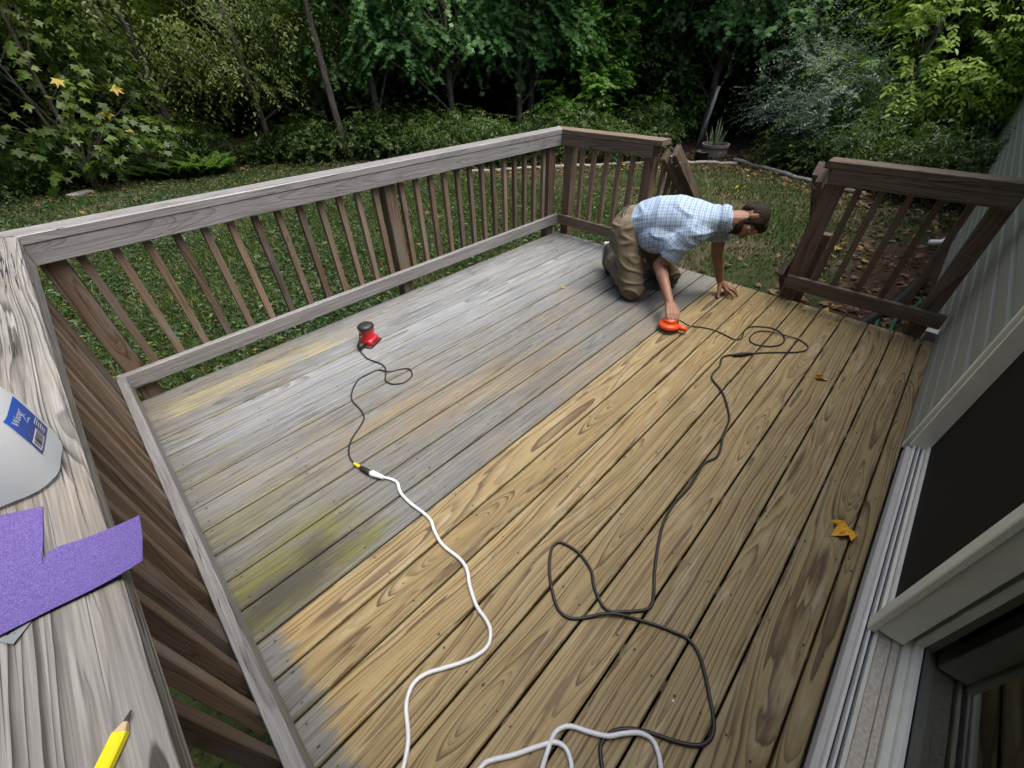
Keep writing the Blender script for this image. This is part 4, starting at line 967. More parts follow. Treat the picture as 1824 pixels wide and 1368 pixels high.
for k in range(26):
    a = rr_.uniform(0, 6.28); r0 = rr_.uniform(.02, .2); h = rr_.uniform(.25, .6); ln_ = rr_.uniform(.05, .2); x, y = r0 * math.cos(a), r0 * math.sin(a); wv = .011
    px_, py_ = -math.sin(a) * wv, math.cos(a) * wv
    mb.add([(x - px_, y - py_, .28), (x + px_, y + py_, .28), (x + ln_ * .4 * math.cos(a) + px_, y + ln_ * .4 * math.sin(a) + py_, .28 + h * .6), (x + ln_ * .4 * math.cos(a) - px_, y + ln_ * .4 * math.sin(a) - py_, .28 + h * .6), (x + ln_ * math.cos(a), y + ln_ * math.sin(a), .28 + h)], [(0, 1, 2, 3), (3, 2, 4)])
mb.obj('spiky_leaves', plain('grey_green_blade', (.12, .17, .09), .6), pl)
p = onz((1246, 287), GZ); mb = MB(); mb.lathe([(.11, 0), (.14, .2), (.15, .2), (.15, .225), (.13, .225), (.125, .17), (.01, .17)], 20); po = mb.obj('plant_pot', plain('black_plastic_pot', (.015, .015, .016), .5), None, True); po.location = (p.x, p.y, gz1(p.x, p.y)); tag(po, 'small black plastic plant pot beside the barrel planter', 'plant pot')
# hose and drain pipe beside the house
hp = smooth_path([(4.1, -2.75, GZ+.05), (4.6, -2.82, GZ+.09), (5.2, -2.80, GZ+.12), (5.6, -2.95, GZ+.10), (5.4, -3.03, GZ+.16), (4.9, -2.92, GZ+.13), (4.4, -2.95, GZ+.10), (4.0, -2.9, GZ+.08)], 6)
o = MB().tube(hp, .018, 8).obj('garden_hose', plain('green_hose_rubber', (.02, .10, .045), .45), None, True); tag(o, 'green garden hose lying on the ground beside the house wall', 'hose')
pts = smooth_path([(3.95, -2.62, GZ+.07), (4.6, -2.70, GZ+.09), (5.3, -2.86, GZ+.12), (6.1, -2.98, GZ+.14)], 12); o = MB().tube(pts, [.05 + .006 * (i % 2) for i in range(len(pts))], 10).obj('drain_pipe', plain('black_corrugated_plastic', (.012, .012, .013), .5), None, True)
tag(o, 'black corrugated drain pipe on the ground behind the short dark railing', 'pipe')

# ================================================================== THINGS ON THE DECK
def cable(path, r, name, mat, n=8, per=5, parent=None):
    return MB().tube(smooth_path(path, per), r, n).obj(name, mat, parent, True)
def pxpath(pts, z=0.006):
    out = []
    for p in pts:
        zz = p[2] if len(p) > 2 else z
        out.append(onz((p[0], p[1]), zz))
    return out
M['rubber'] = plain('black_rubber', (.016, .016, .017), .5, var=.2)
M['cord_black'] = plain('black_cord', (.020, .020, .019), .45, var=.25, scale=8)
M['cord_white'] = plain('white_cord', (.72, .74, .76), .38, var=.06, scale=8)
M['red_plastic'] = plain('red_plastic', (.50, .012, .018), .35, var=.06)
M['orange_plastic'] = plain('orange_plastic', (.72, .075, .012), .38, var=.08)
M['grey_felt'] = plain('grey_pad', (.22, .22, .22), .8)
M['yellow_band'] = plain('yellow_tape', (.62, .46, .01), .5)

# ---- red sheet sander
S0 = Vector((1.176, -0.432, 0)); ra_ = rad(25)
rsd = empty('sheet_sander', S0, 'red and black palm sheet sander standing on the grey weathered boards', 'sander', rz=ra_)
def rrect(w, d, r, n=5):
    pts = []
    for cx, cy, a0 in ((w/2-r, d/2-r, 0), (-w/2+r, d/2-r, 90), (-w/2+r, -d/2+r, 180), (w/2-r, -d/2+r, 270)):
        for k in range(n): a = rad(a0 + 90 * k / (n - 1)); pts.append((cx + r * math.cos(a), cy + r * math.sin(a)))
    return pts
def loft(secs, name, mat, parent, smooth=True):
    """secs: list of (width, depth, radius, z, dx, dy)"""
    mb = MB(); v = []; m = None
    for w, d, r, z, dx, dy in secs:
        pr = rrect(w, d, min(r, w / 2 - .0005, d / 2 - .0005)); m = len(pr); v += [(x + dx, y + dy, z) for x, y in pr]
    f = [(i*m+k, i*m+(k+1) % m, (i+1)*m+(k+1) % m, (i+1)*m+k) for i in range(len(secs)-1) for k in range(m)]
    f += [tuple(range(m-1, -1, -1)), tuple((len(secs)-1)*m + k for k in range(m))]
    o = mb.add(v, f).obj(name, mat, parent, smooth)
    if smooth: 
        try:
            o.data.set_sharp_from_angle(angle=rad(40))
        except Exception: pass
    return o
loft([(.112, .104, .004, .001, 0, 0), (.112, .104, .004, .010, 0, 0)], 'sanding_pad', M['rubber'], rsd)
cl = MB()
for sx in (-1, 1): cl.box((sx*.058 - .004, -.05, .008), (sx*.058 + .004, .05, .014))
cl.obj('paper_clamp', plain('steel_clamp', (.25, .25, .25), .4, metal=.8), rsd)
loft([(.098, .094, .018, .0105, 0, 0), (.102, .098, .02, .022, 0, 0), (.102, .098, .02, .040, 0, 0), (.094, .090, .025, .048, 0, 0), (.074, .070, .03, .053, 0, 0)], 'skirt', M['red_plastic'], rsd)
loft([(.090, .084, .036, .0531, 0, 0), (.084, .078, .036, .066, 0, 0), (.083, .077, .036, .085, 0, 0), (.090, .082, .038, .100, 0, 0), (.102, .090, .042, .112, 0, 0), (.106, .094, .044, .120, 0, 0)], 'housing', M['red_plastic'], rsd)
loft([(.107, .095, .044, .1205, 0, 0), (.109, .097, .046, .126, 0, 0), (.104, .092, .044, .135, -.002, 0), (.084, .074, .034, .143, -.004, 0), (.044, .040, .018, .147, -.006, 0)], 'grip', M['rubber'], rsd)
lb = MB(); lb.box((.0405, -.018, .070), (.0437, .018, .088)); lb.obj('badge', M['rubber'], rsd)
vt = MB()
for k in range(4): vt.box((-.03, -.0497, .020 + .006*k), (.03, -.0489, .023 + .006*k))
vt.obj('vent_slots', M['rubber'], rsd)
ex = MB(); ex.tube([(-.03, .005, .030), (-.075, .005, .030), (-.105, .004, .027)], [.014, .015, .0165], 14); ex.obj('dust_port', M['rubber'], rsd, True)
ex = MB(); ex.tube([(-.046, .004, .112), (-.058, .004, .108), (-.068, .004, .096)], [.009, .008, .0065], 10); ex.obj('cord_guard', M['rubber'], rsd, True)
cs = (Matrix.Rotation(ra_, 3, 'Z') @ Vector((-.068, .004, .096))) + S0
path = [cs, cs + Vector((-.020, -.010, -.030))] + pxpath([(637, 618, .025), (644, 628), (654.7, 638.7), (671.8, 645.3), (681, 649.2), (686.3, 655.8), (687, 666.3), (686.3, 676.8), (692.9, 682.1), (703.4, 684.1), (720.5, 680.8), (732.4, 671.6), (733.7, 663.7), (728.4, 657.1), (715.3, 657.1), (699.5, 661.1), (688.9, 661, .011), (673.2, 659.1), (654.7, 666.3), (639, 675.5), (629.7, 690), (625.8, 704.5), (629, 716), (640.8, 728), (648.6, 743.3), (640.8, 760.3), (628.9, 777.3), (622, 794.3), (622, 811.3), (628.9, 823.2), (635.7, 828.3)], .0045)
c_ = cable(path, .0042, 'power_cord', M['cord_black']); put(c_, rsd)
def plug(a, b, r0, r1, mat, name, parent, z=.012):
    a = onz(a, z); b = onz(b, z); d = b - a
    o = MB().tube([a, a + d * .15, a + d * .5, a + d * .85, b], [r0 * .6, r0, (r0 + r1) / 2, r1, r1 * .85], 10).obj(name, mat, None, True); return put(o, parent)
plug((630, 825), (641, 832), .0075, .0085, M['yellow_band'], 'cord_tag', rsd, .008)
plug((641, 832), (660, 843), .011, .013, M['rubber'], 'plug', rsd, .012)
# ---- white extension cord
wc = pxpath([(681, 850), (695, 853), (707.7, 860), (713.2, 876.7), (730, 895.3), (752.2, 912), (767, 926.8), (774.5, 947.2), (789.3, 971.4), (819, 995.5), (832, 1016), (836.5, 1042), (848.7, 1079), (865.4, 1103), (873.6, 1123.6), (869.2, 1149.6), (848.7, 1168), (819, 1181), (789.3, 1190.4), (759.6, 1199.7), (739.2, 1214.6), (728, 1235), (723.3, 1261), (726.2, 1294.4), (727, 1320.4), (722.5, 1350), (716, 1385), (725, 1450), (780, 1470), (830, 1400), (856, 1368), (871, 1355.6), (915.6, 1344.5), (952.7, 1331.5), (986, 1322), (1004.7, 1329.6), (1014, 1346), (1018, 1372), (1010, 1420), (975, 1430), (960, 1390), (965.7, 1368), (975, 1339, .013), (986, 1309), (1001, 1296), (1019.5, 1294), (1049, 1303.6), (1082.6, 1311, .016), (1108.6, 1307, .014), (1138, 1305.5, .012), (1160.6, 1316.6), (1171.7, 1339), (1177, 1368), (1180, 1430), (1150, 1500)], .0075)
wx = cable(wc, .0066, 'extension_cord', M['cord_white'])
we = empty('white_extension_cord', wc[0], 'white extension cord snaking over the sanded boards', 'cord'); put(wx, we); wx.name = 'cord'
plug((659, 842), (684, 851), .0155, .0095, M['cord_white'], 'socket', we, .014)
# ---- orange disc sander
O0 = Vector((2.645, -1.787, 0))
osd = empty('disc_sander', O0, 'orange random-orbit sander held under the kneeling man\'s hand', 'sander')
MB().lathe([(.060, .001), (.0655, .004), (.0655, .012), (.060, .015)], 28).obj('sanding_disc', M['grey_felt'], osd, True)
MB().lathe([(.060, .0152), (.068, .018), (.070, .024), (.067, .028)], 28).obj('skirt', M['rubber'], osd, True)
MB().lathe([(.066, .0282), (.071, .034), (.070, .046), (.060, .055), (.048, .062), (.043, .070), (.043, .078), (.038, .086), (.024, .091), (.006, .092)], 28).obj('housing', M['orange_plastic'], osd, True)
nz_ = MB(); nz_.tube([(.012, -.045, .036), (.022, -.085, .034), (.028, -.115, .032)], [.020, .017, .015], 14); nz_.obj('dust_port', M['orange_plastic'], osd, True)
cb = pxpath([(1211, 571, .065), (1219, 575.5, .040), (1227, 580, .012), (1244.2, 582.1), (1260, 584.7), (1275.8, 589.3), (1291.6, 596.6), (1308.7, 604.5), (1317.9, 603.8), (1323.2, 597.9), (1325.8, 590), (1333.7, 583.4), (1346.8, 581.4), (1370.5, 583.4), (1386.3, 589.3), (1395.5, 597.9), (1396.8, 607.1), (1389, 614.3), (1370.5, 617), (1349.5, 614.3), (1337, 608.4), (1336.3, 600.5), (1344.2, 592.6), (1357.4, 589.3), (1375.8, 591.3, .010), (1397.7, 597.2, .010), (1421.5, 604), (1436.8, 614.1), (1438.5, 620.9), (1428.3, 626), (1408, 627.7), (1374, 627.7), (1340, 629.4)], .005)
co = cable(cb, .0043, 'power_cord', M['cord_black']); put(co, osd)
plug((1342, 629.3), (1322, 631), .007, .012, M['rubber'], 'plug', osd, .011)
be = pxpath([(1310, 632), (1295.8, 632.8), (1285.6, 638), (1282.2, 651.5), (1270.3, 665.1), (1268.6, 675.3), (1283.9, 694), (1292.4, 712.7), (1299.2, 743.3), (1294, 760.3), (1287.3, 777.3), (1283.9, 797.7), (1275.4, 814.7), (1255, 824.9), (1241.4, 845.3), (1231, 863), (1218, 878.6), (1197.7, 900.8), (1181, 934.3), (1171.7, 975), (1166, 1019.6), (1164.3, 1060.5), (1156.9, 1082.8), (1134.6, 1088.3), (1110, 1089.5), (1086.3, 1088.3), (1071.5, 1075.3), (1058.5, 1045.6), (1053, 1016), (1034.4, 988), (1012, 971.4), (993.5, 965.8), (982.4, 978.8), (978.7, 1008.5), (982.4, 1045.6), (993.5, 1082.8), (1012, 1099.5), (1038, 1101), (1067.8, 1094.5, .012), (1097.5, 1093, .014), (1134.6, 1103), (1179.2, 1117), (1204, 1127.5), (1226.3, 1138.5), (1244.8, 1164.4), (1256, 1201.6), (1263.4, 1238.7), (1270.8, 1275.8), (1270.8, 1301.8), (1261.5, 1320.4), (1241, 1327.8), (1204, 1321), (1156.9, 1305), (1119.8, 1298), (1090, 1303.7), (1071.5, 1324), (1069.6, 1342.6), (1073.4, 1372), (1085, 1440)], .006)
bx_ = cable(be, .0054, 'cord', M['cord_black']); bq = empty('black_extension_cord', be[0], 'long black extension cord looping over the sanded boards', 'cord'); put(bx_, bq)
plug((1306, 632.3), (1323, 631), .010, .014, M['rubber'], 'socket', bq, .012)

# ---- water jug on the cap
JC = Vector((-0.066, -1.752, HT + .001)); JR = rad(-8)
def jug_mat():
    n = NT('translucent_jug_plastic'); tc = n.n('TexCoord').outputs['Object']
    gr = n.noise(tc, 420.0, 2.0)
    c = n.mix(gr, (.84, .90, .93), (.95, .98, .99))
    p = n.bsdf(c, .38, .45, 0, n.bump(gr, .12, .001)); t = n.n('BsdfTranslucent'); t.inputs['Color'].default_value = (.94, .97, .99, 1)
    tr = n.n('BsdfTransparent'); tr.inputs['Color'].default_value = (.94, .97, .99, 1)
    m1 = n.n('MixShader'); m1.inputs[0].default_value = .55; n.set(m1.inputs[1], p); n.set(m1.inputs[2], t.outputs[0])
    m2 = n.n('MixShader'); m2.inputs[0].default_value = .18; n.set(m2.inputs[1], m1.outputs[0]); n.set(m2.inputs[2], tr.outputs[0])
    return n.done(m2.outputs[0])
jug = empty('water_jug', JC, 'translucent plastic water jug with a blue label on the railing cap', 'jug', rz=JR); jug.scale = (1.07, 1.07, 1.07)
JS = [(.120, .030, .000), (.142, .040, .008), (.148, .042, .03), (.150, .044, .075), (.149, .046, .115), (.142, .052, .145), (.122, .055, .175), (.088, .042, .205), (.052, .0255, .228), (.040, .0195, .236), (.040, .0195, .250)]
loft([(w, w, r, z, 0, 0) for w, r, z in JS], 'bottle', jug_mat(), jug)
MB().lathe([(.0205, .246), (.0215, .248), (.0215, .262), (.019, .264)], 18).obj('lid', plain('blue_lid', (.03, .10, .42), .4), jug, True)
hd = MB(); hd.tube(smooth_path([(-.05, -.05, .150), (-.072, -.072, .172), (-.060, -.060, .205), (-.030, -.030, .222), (-.012, -.012, .226)], 5), .012, 8); hd.obj('handle', bpy.data.materials['translucent_jug_plastic'], jug, True)
def jsurf(u, z, off=.0006):
    """label space: u runs along one side of the jug around the rounded corner (metres)"""
    for a, b in zip(JS[:-1], JS[1:]):
        if a[2] <= z <= b[2]: break
    t = (z - a[2]) / (b[2] - a[2]); w = a[0] + (b[0] - a[0]) * t; r = a[1] + (b[1] - a[1]) * t
    h = w / 2; s = h - r
    if abs(u) <= s: return Vector((h + off, u, z))
    q = (abs(u) - s) / r; q = min(q, math.pi / 2); p = Vector((s + (r + off) * math.cos(q), s + (r + off) * math.sin(q), z))
    if u < 0: p.y = -p.y
    return p
def on_label(name, quads, mat, off, grid=6):
    mb = MB()
    for (u0, u1, z0, z1) in quads:
        v = [jsurf(u0 + (u1 - u0) * i / grid, z0 + (z1 - z0) * j / grid, off) for j in range(grid + 1) for i in range(grid + 1)]
        mb.add(v, [(j*(grid+1)+i, j*(grid+1)+i+1, (j+1)*(grid+1)+i+1, (j+1)*(grid+1)+i) for j in range(grid) for i in range(grid)])
    return mb
LU0, LU1, LZ0, LZ1 = -.042, .030, .050, .122
def label_mat():
    n = NT('blue_label_print'); tc = n.n('TexCoord').outputs['Object']; x, y, z = n.sep(tc)
    c = n.mix(n.sstep(z, LZ0, LZ1), (.012, .022, .17), (.02, .10, .52)); return n.done(n.bsdf(c, .3, .5))
lbl = on_label('label', [(LU0, LU1, LZ0, LZ1)], None, .0008, 10).obj('label', label_mat(), jug, True)
white_p = plain('white_print', (.80, .82, .85), .4, var=.03)
def text_on_label(txt, u, z, size, rot):
    cu = bpy.data.curves.new('t', 'FONT'); cu.body = txt; cu.size = size; cu.resolution_u = 2
    to = bpy.data.objects.new('t', cu); C.objects.link(to); dg = bpy.context.evaluated_depsgraph_get(); me = bpy.data.meshes.new_from_object(to.evaluated_get(dg)); bpy.data.objects.remove(to)
    ca, sa = math.cos(rot), math.sin(rot)
    for v in me.vertices:
        a = v.co.x * ca - v.co.y * sa; b = v.co.x * sa + v.co.y * ca; v.co = jsurf(u + a, min(max(z + b, .001), .2), .0014)
    me.materials.append(white_p); return me
tm = text_on_label('Water', LU0 + .006, LZ1 - .020, .017, 0.0); o = link('lettering', tm); o.parent = lbl
rr_ = random.Random(2); bars = []; u = LU0 + .006
on_label('b', [(LU0 + .004, LU0 + .042, LZ0 + .004, LZ0 + .024)], None, .0011, 4).obj('barcode_field', white_p, lbl)
while u < LU0 + .039:
    w = rr_.choice([.0010, .0014, .0022]); bars.append((u, u + w, LZ0 + .006, LZ0 + .022)); u += w + rr_.choice([.0010, .0016])
on_label('b', bars, None, .0015, 1).obj('barcode', plain('label_ink', (.01, .015, .06), .4), lbl)
ln_q = []
for k in range(6):
    ln_q.append((LU1 - .022, LU1 - .004 - rr_.uniform(0, .006), LZ0 + .006 + .0042 * k, LZ0 + .0075 + .0042 * k))
on_label('b', ln_q, None, .0012, 2).obj('small_print', white_p, lbl)
pt = [[(.004, .030), (.016, .046), (.027, .036), (.018, .040)], [(.004, .030), (.020, .034), (.030, .026), (.018, .029)]]
mb = MB()
for pl_ in pt: mb.add([jsurf(LU0 + .030 + a * .9, LZ0 + b * .9 + .012, .0013) for a, b in pl_], [(0, 1, 3), (1, 2, 3)])
mb.obj('printed_leaf', plain('pale_blue_print', (.25, .42, .75), .4), lbl)
# ---- sandpaper, pencil, scrap
def paper_mat():
    n = NT('purple_sandpaper'); tc = n.n('TexCoord').outputs['Object']; a = n.noise(tc, 900.0, 2.0, .7); b = n.noise(tc, 220.0, 2.0)
    c = n.mix(n.sstep(a, .45, .68), n.mix(b, (.062, .042, .19), (.09, .062, .245)), (.20, .165, .40)); return n.done(n.bsdf(c, .8, .3, 0, n.bump(a, .5, .0006)))
pts = [(-.135, -1.822), (-.076, -1.840), (-.027, -1.868), (-.031, -1.94), (-.036, -1.998), (-.029, -1.980), (-.014, -1.980), (.0, -1.986), (.042, -2.002), (.084, -2.020), (.079, -2.064), (.072, -2.115), (.03, -2.106), (-.03, -2.094), (-.081, -2.086), (-.140, -2.075)]
def pz(p): 
    z = HT + .0022 + .012 * max(0, (p[0] - .0) / .08) ** 2 + .006 * max(0, -1.93 - p[1] - .13) / .05
    return z
bm = bmesh.new(); vs_ = [bm.verts.new((x, y, pz((x, y)))) for x, y in pts]; fc = bm.faces.new(vs_); bmesh.ops.triangulate(bm, faces=[fc])
bmesh.ops.subdivide_edges(bm, edges=bm.edges[:], cuts=2, use_grid_fill=True)
for v in bm.verts: v.co.z = pz(v.co)
ge = bmesh.ops.extrude_face_region(bm, geom=bm.faces[:]); 
for e in ge['geom']:
    if isinstance(e, bmesh.types.BMVert): e.co.z += .0009
bmesh.ops.recalc_face_normals(bm, faces=bm.faces); me = bpy.data.meshes.new('sandpaper'); bm.to_mesh(me); bm.free()
sp = link('sandpaper_sheet', me, paper_mat()); tag(sp, 'torn sheet of purple sandpaper lying on the railing cap below the jug', 'sandpaper')
a, b, c_ = (-.052, -2.088), (-.069, -2.112), (-.084, -2.090)
mb = MB(); z0 = HT + .0012; mb.add([(a[0], a[1], z0), (b[0], b[1], z0 + .004), (c_[0], c_[1], z0), (a[0], a[1], z0 + .001), (b[0], b[1], z0 + .0048), (c_[0], c_[1], z0 + .001)], [(2, 1, 0), (3, 4, 5), (0, 1, 4, 3), (1, 2, 5, 4), (2, 0, 3, 5)])
o = mb.obj('foil_scrap', plain('silvery_foil', (.42, .45, .46), .3, metal=.6)); tag(o, 'small silvery scrap poking out from under the purple sandpaper', 'scrap')
pd_ = Vector((-.62, -.78, 0)).normalized(); tip = Vector((.021, -2.299, HT + .006)); pe = empty('carpenter_pencil', tip, 'yellow carpenter pencil with a sharpened tip on the railing cap', 'pencil')
pn = Vector((-pd_.y, pd_.x, 0)); up = Vector((0, 0, 1))
def sec(d, hw, hh, ch): 
    c = tip + pd_ * d + up * (.0005)
    return [c + pn * x + up * z for x, z in ((-hw+ch, -hh), (hw-ch, -hh), (hw, -hh+ch), (hw, hh-ch), (hw-ch, hh), (-hw+ch, hh), (-hw, hh-ch), (-hw, -hh+ch))]
def strip(secs, name, mat, par):
    mb = MB(); v = [p for s in secs for p in s]; f = [(i*8+k, i*8+(k+1) % 8, (i+1)*8+(k+1) % 8, (i+1)*8+k) for i in range(len(secs)-1) for k in range(8)] + [tuple(range(7, -1, -1)), tuple((len(secs)-1)*8+k for k in range(8))]
    return put(mb.add(v, f).obj(name, mat), par)
strip([sec(.0, .0008, .0006, .0001), sec(.010, .0024, .0016, .0004)], 'lead', plain('pencil_lead', (.03, .03, .032), .4), pe)
strip([sec(.0101, .0024, .0018, .0004), sec(.019, .0066, .0042, .001)], 'wood_tip', plain('bare_pencil_wood', (.52, .38, .22), .7), pe)
strip([sec(.0191, .0073, .0047, .0016), sec(.023, .0078, .0049, .0018), sec(.175, .0078, .0049, .0018)], 'barrel', plain('yellow_lacquer', (.70, .62, .006), .35, var=.05), pe)
# ---- fallen leaves on the boards
def deck_leaf(px, name, label, size, rot, col, curl, z=.006, kind='broad', stem=True):
    p = onz(px, z); tv, tf = TM[kind]; w = tv.copy()
    k = Kind(); bm = bmesh.new(); vs2 = [bm.verts.new((x * size, y * size, zz * size)) for x, y, zz in w]
    for t in tf: bm.faces.new([vs2[i] for i in t])
    bmesh.ops.subdivide_edges(bm, edges=bm.edges[:], cuts=3, use_grid_fill=True)
    rg = random.Random(name + label)
    for v in bm.verts:
        y = v.co.y / size; x = v.co.x / size
        if curl > 1.5:      # rolled up
            g = y * 5.2; R_ = .16 * size; v.co.y = R_ * math.sin(g) * 1.0; v.co.z = R_ * (1 - math.cos(g)) + .004
        else: v.co.z += size * (curl * (y * y) * 1.2 + .12 * math.sin(x * 5) * .5 + .03 * rg.uniform(-1, 1)) 
    mn = min(v.co.z for v in bm.verts)
    for v in bm.verts: v.co.z -= mn - .002
    ge = bmesh.ops.extrude_face_region(bm, geom=bm.faces[:])
    for e in ge['geom']:
        if isinstance(e, bmesh.types.BMVert): e.co.z += .0006
    bmesh.ops.recalc_face_normals(bm, faces=bm.faces); me = bpy.data.meshes.new('blade'); bm.to_mesh(me); bm.free()
    t = empty(name, (p.x, p.y, 0.001), label, 'leaf', rz=rot); n = NT('leaf_' + str(len(bpy.data.materials))); tc = n.n('TexCoord').outputs['Object']
    v_ = n.noise(tc, 45.0, 4.0, .7); me.materials.append(n.done(n.bsdf(n.mix(n.sstep(v_, .5, .72), col[0], col[1]), .5, .4)))
    o = link('blade', me); o.parent = t
    if stem: MB().tube([(size * .05, 0, .006), (-size * .25, size * .05, .004), (-size * .55, size * .02, .006)], [.0012, .001, .0008], 5).obj('stem', plain('brown_stem', (.16, .08, .03), .6), t)
    return t
deck_leaf((1512, 943), 'fallen_leaf', 'yellow-orange fallen leaf on the boards beside the door sill', .085, rad(150), ((.80, .42, .012), (.45, .18, .01)), .5)
deck_leaf((1452, 673), 'fallen_leaf', 'curled tan leaf rolled up on the sanded boards near the wall', .075, rad(-62), ((.62, .40, .09), (.34, .20, .05)), 2.0, stem=True)
deck_leaf((1003, 513), 'fallen_leaf', 'small tan leaf on the weathered boards behind the red sander', .035, rad(20), ((.45, .30, .12), (.28, .17, .07)), .5, stem=False)
p = onz((1199, 1248), .001); o = MB().ell((0, 0, .0015), (.004, .003, .0014), None, 8, 5).obj('paint_chip', plain('white_paint', (.8, .8, .8), .4)); o.location = (p.x, p.y, 0); tag(o, 'tiny white paint chip on the brown boards beside the black cord', 'paint chip')

# ================================================================== THE KNEELING MAN
from mathutils import noise as mnoise
_ts = bpy.data.scenes.new('workbench')
def remesh(mb, name, voxel, smooth_it=3, factor=0.5):
    me = mb.mesh('tmp'); o = bpy.data.objects.new('tmp', me); _ts.collection.objects.link(o)
    m = o.modifiers.new('r', 'REMESH'); m.mode = 'VOXEL'; m.voxel_size = voxel; m.use_smooth_shade = True
    if smooth_it: s = o.modifiers.new('s', 'SMOOTH'); s.factor = factor; s.iterations = smooth_it
    vl = _ts.view_layers[0]; vl.update(); dg = vl.depsgraph
    out = bpy.data.meshes.new_from_object(o.evaluated_get(dg)); out.name = name
    bpy.data.objects.remove(o); out.shade_smooth(); return out
def displace(me, fn):
    n = len(me.vertices); co = np.empty(n * 3, np.float32); no = np.empty(n * 3, np.float32)
    me.vertices.foreach_get('co', co); me.vertex_normals.foreach_get('vector', no); co = co.reshape(-1, 3); no = no.reshape(-1, 3)
    d = np.array([fn(Vector(c)) for c in co.tolist()], np.float32); co = co + no * d[:, None]
    return co
def setco(me, co): me.vertices.foreach_set('co', np.ascontiguousarray(co, np.float32).ravel()); me.update()
def rotm(a, b, c): return Matrix((a, b, c)).transposed()
man = empty('person', (3.02, -1.35, 0), 'person in a blue checked shirt and khaki trousers kneeling to sand the deck', 'person')
rkn, ran, rhp = Vector((2.86, -1.36, .082)), Vector((3.13, -.985, .125)), Vector((2.955, -1.20, .455))
lkn, lan, lhp = Vector((3.26, -1.45, .082)), Vector((3.43, -1.03, .115)), Vector((3.13, -1.18, .465))
pel, mid, che = Vector((3.045, -1.19, .475)), Vector((3.085, -1.40, .535)), Vector((3.145, -1.58, .545))
rsh, lsh, nek, hed = Vector((3.00, -1.64, .54)), Vector((3.315, -1.685, .585)), Vector((3.195, -1.755, .60)), Vector((3.315, -1.870, .580))
rel, rwr = Vector((2.925, -1.505, .288)), Vector((2.748, -1.715, .128))
lel, lwr = Vector((3.335, -1.735, .31)), Vector((3.385, -1.797, .105))
sp_ = (che - pel).normalized(); lat = Vector((.97, .2, .05)); lat = (lat - sp_ * lat.dot(sp_)).normalized(); upv = lat.cross(sp_)
if upv.z < 0: upv = -upv
TR = rotm(sp_, lat, upv)
# --- body
b = MB()
b.ell(mid, (.18, .125, .09), TR); b.ell(che, (.11, .13, .09), TR); b.ell(pel, (.11, .135, .10), TR); b.cap(rsh, lsh, .048, .048)
for h_, k_, a_ in ((rhp, rkn, ran), (lhp, lkn, lan)): b.cap(h_, k_, .075, .055); b.cap(k_, a_, .055, .036); b.cap(pel, h_, .08, .08)
b.cap(rsh, rel, .052, .043); b.cap(rel, rwr, .0455, .027, 14); b.ell(rel.lerp(rwr, .28), (.05, .044, .044), rotm((rwr - rel).normalized(), Vector((0, 0, 1)), (rwr - rel).normalized().cross(Vector((0, 0, 1))).normalized()))
b.cap(lsh, lel, .050, .042); b.cap(lel, lwr, .044, .026, 14); b.ell(lel.lerp(lwr, .25), (.05, .042, .042), rotm((lwr - lel).normalized(), X, (lwr - lel).normalized().cross(X).normalized()))
b.cap(che.lerp(nek, .5), hed - Vector((.035, -.035, 0)), .064, .062)
# right hand gripping the sander
hdir = Vector((-.70, -.62, -.15)).normalized(); hl = Vector((.66, -.75, 0)).normalized(); K0 = Vector((2.664, -1.782, .108))
for i, o_ in enumerate((.034, .012, -.011, -.032)):
    kn = K0 + hl * o_ + Vector((0, 0, .004 * (1 - abs(o_) / .034)))
    b.cap(rwr + hl * o_ * .45, kn, .018, .0135)
    L1, L2, L3 = [(.036, .024, .019), (.040, .027, .021), (.038, .025, .020), (.030, .020, .017)][i]
    m1 = kn + (hdir * .86 + Vector((0, 0, -.42))).normalized() * L1; m2 = m1 + (hdir * .35 + Vector((0, 0, -.94))).normalized() * L2; m3 = m2 + (hdir * -.15 + Vector((0, 0, -.98))).normalized() * L3
    b.cap(kn, m1, .0118, .0098); b.cap(m1, m2, .0098, .0086); b.cap(m2, m3, .0086, .0068)
t0 = rwr + hl * .022 + hdir * .012; t1 = t0 + hl * .026 + hdir * .030 + Vector((0, 0, -.016)); t2 = t1 + hdir * .026 + hl * .006 + Vector((0, 0, -.014)); t3 = t2 + hdir * .020 - hl * .010 + Vector((0, 0, -.010))
b.cap(t0, t1, .017, .0125); b.cap(t1, t2, .0120, .0105); b.cap(t2, t3, .0105, .0080)
# left hand spread on the boards
KN = [Vector((3.382, -1.862, .046)), Vector((3.408, -1.866, .052)), Vector((3.431, -1.857, .049)), Vector((3.449, -1.842, .042))]
TP = [Vector((3.362, -1.938, .0085)), Vector((3.420, -1.947, .0085)), Vector((3.474, -1.920, .0085)), Vector((3.507, -1.872, .0080))]
for i in range(4):
    k, t = KN[i], TP[i]; b.cap(lwr + (k - lwr) * .1, k, .0185, .0135)
    a1 = k.lerp(t, .48) + Vector((0, 0, .014)); a2 = k.lerp(t, .78) + Vector((0, 0, .008)); r = (.0108, .0110, .0105, .0092)[i]
    b.cap(k, a1, .0122, r); b.cap(a1, a2, r, r * .9); b.cap(a2, t, r * .9, .0072)
t0 = lwr + Vector((-.008, -.012, -.022)); t1 = Vector((3.340, -1.828, .045)); t2 = Vector((3.316, -1.838, .021)); t3 = Vector((3.296, -1.850, .0095))
b.cap(t0, t1, .0185, .0135); b.cap(t1, t2, .0125, .0108); b.cap(t2, t3, .0108, .0080)
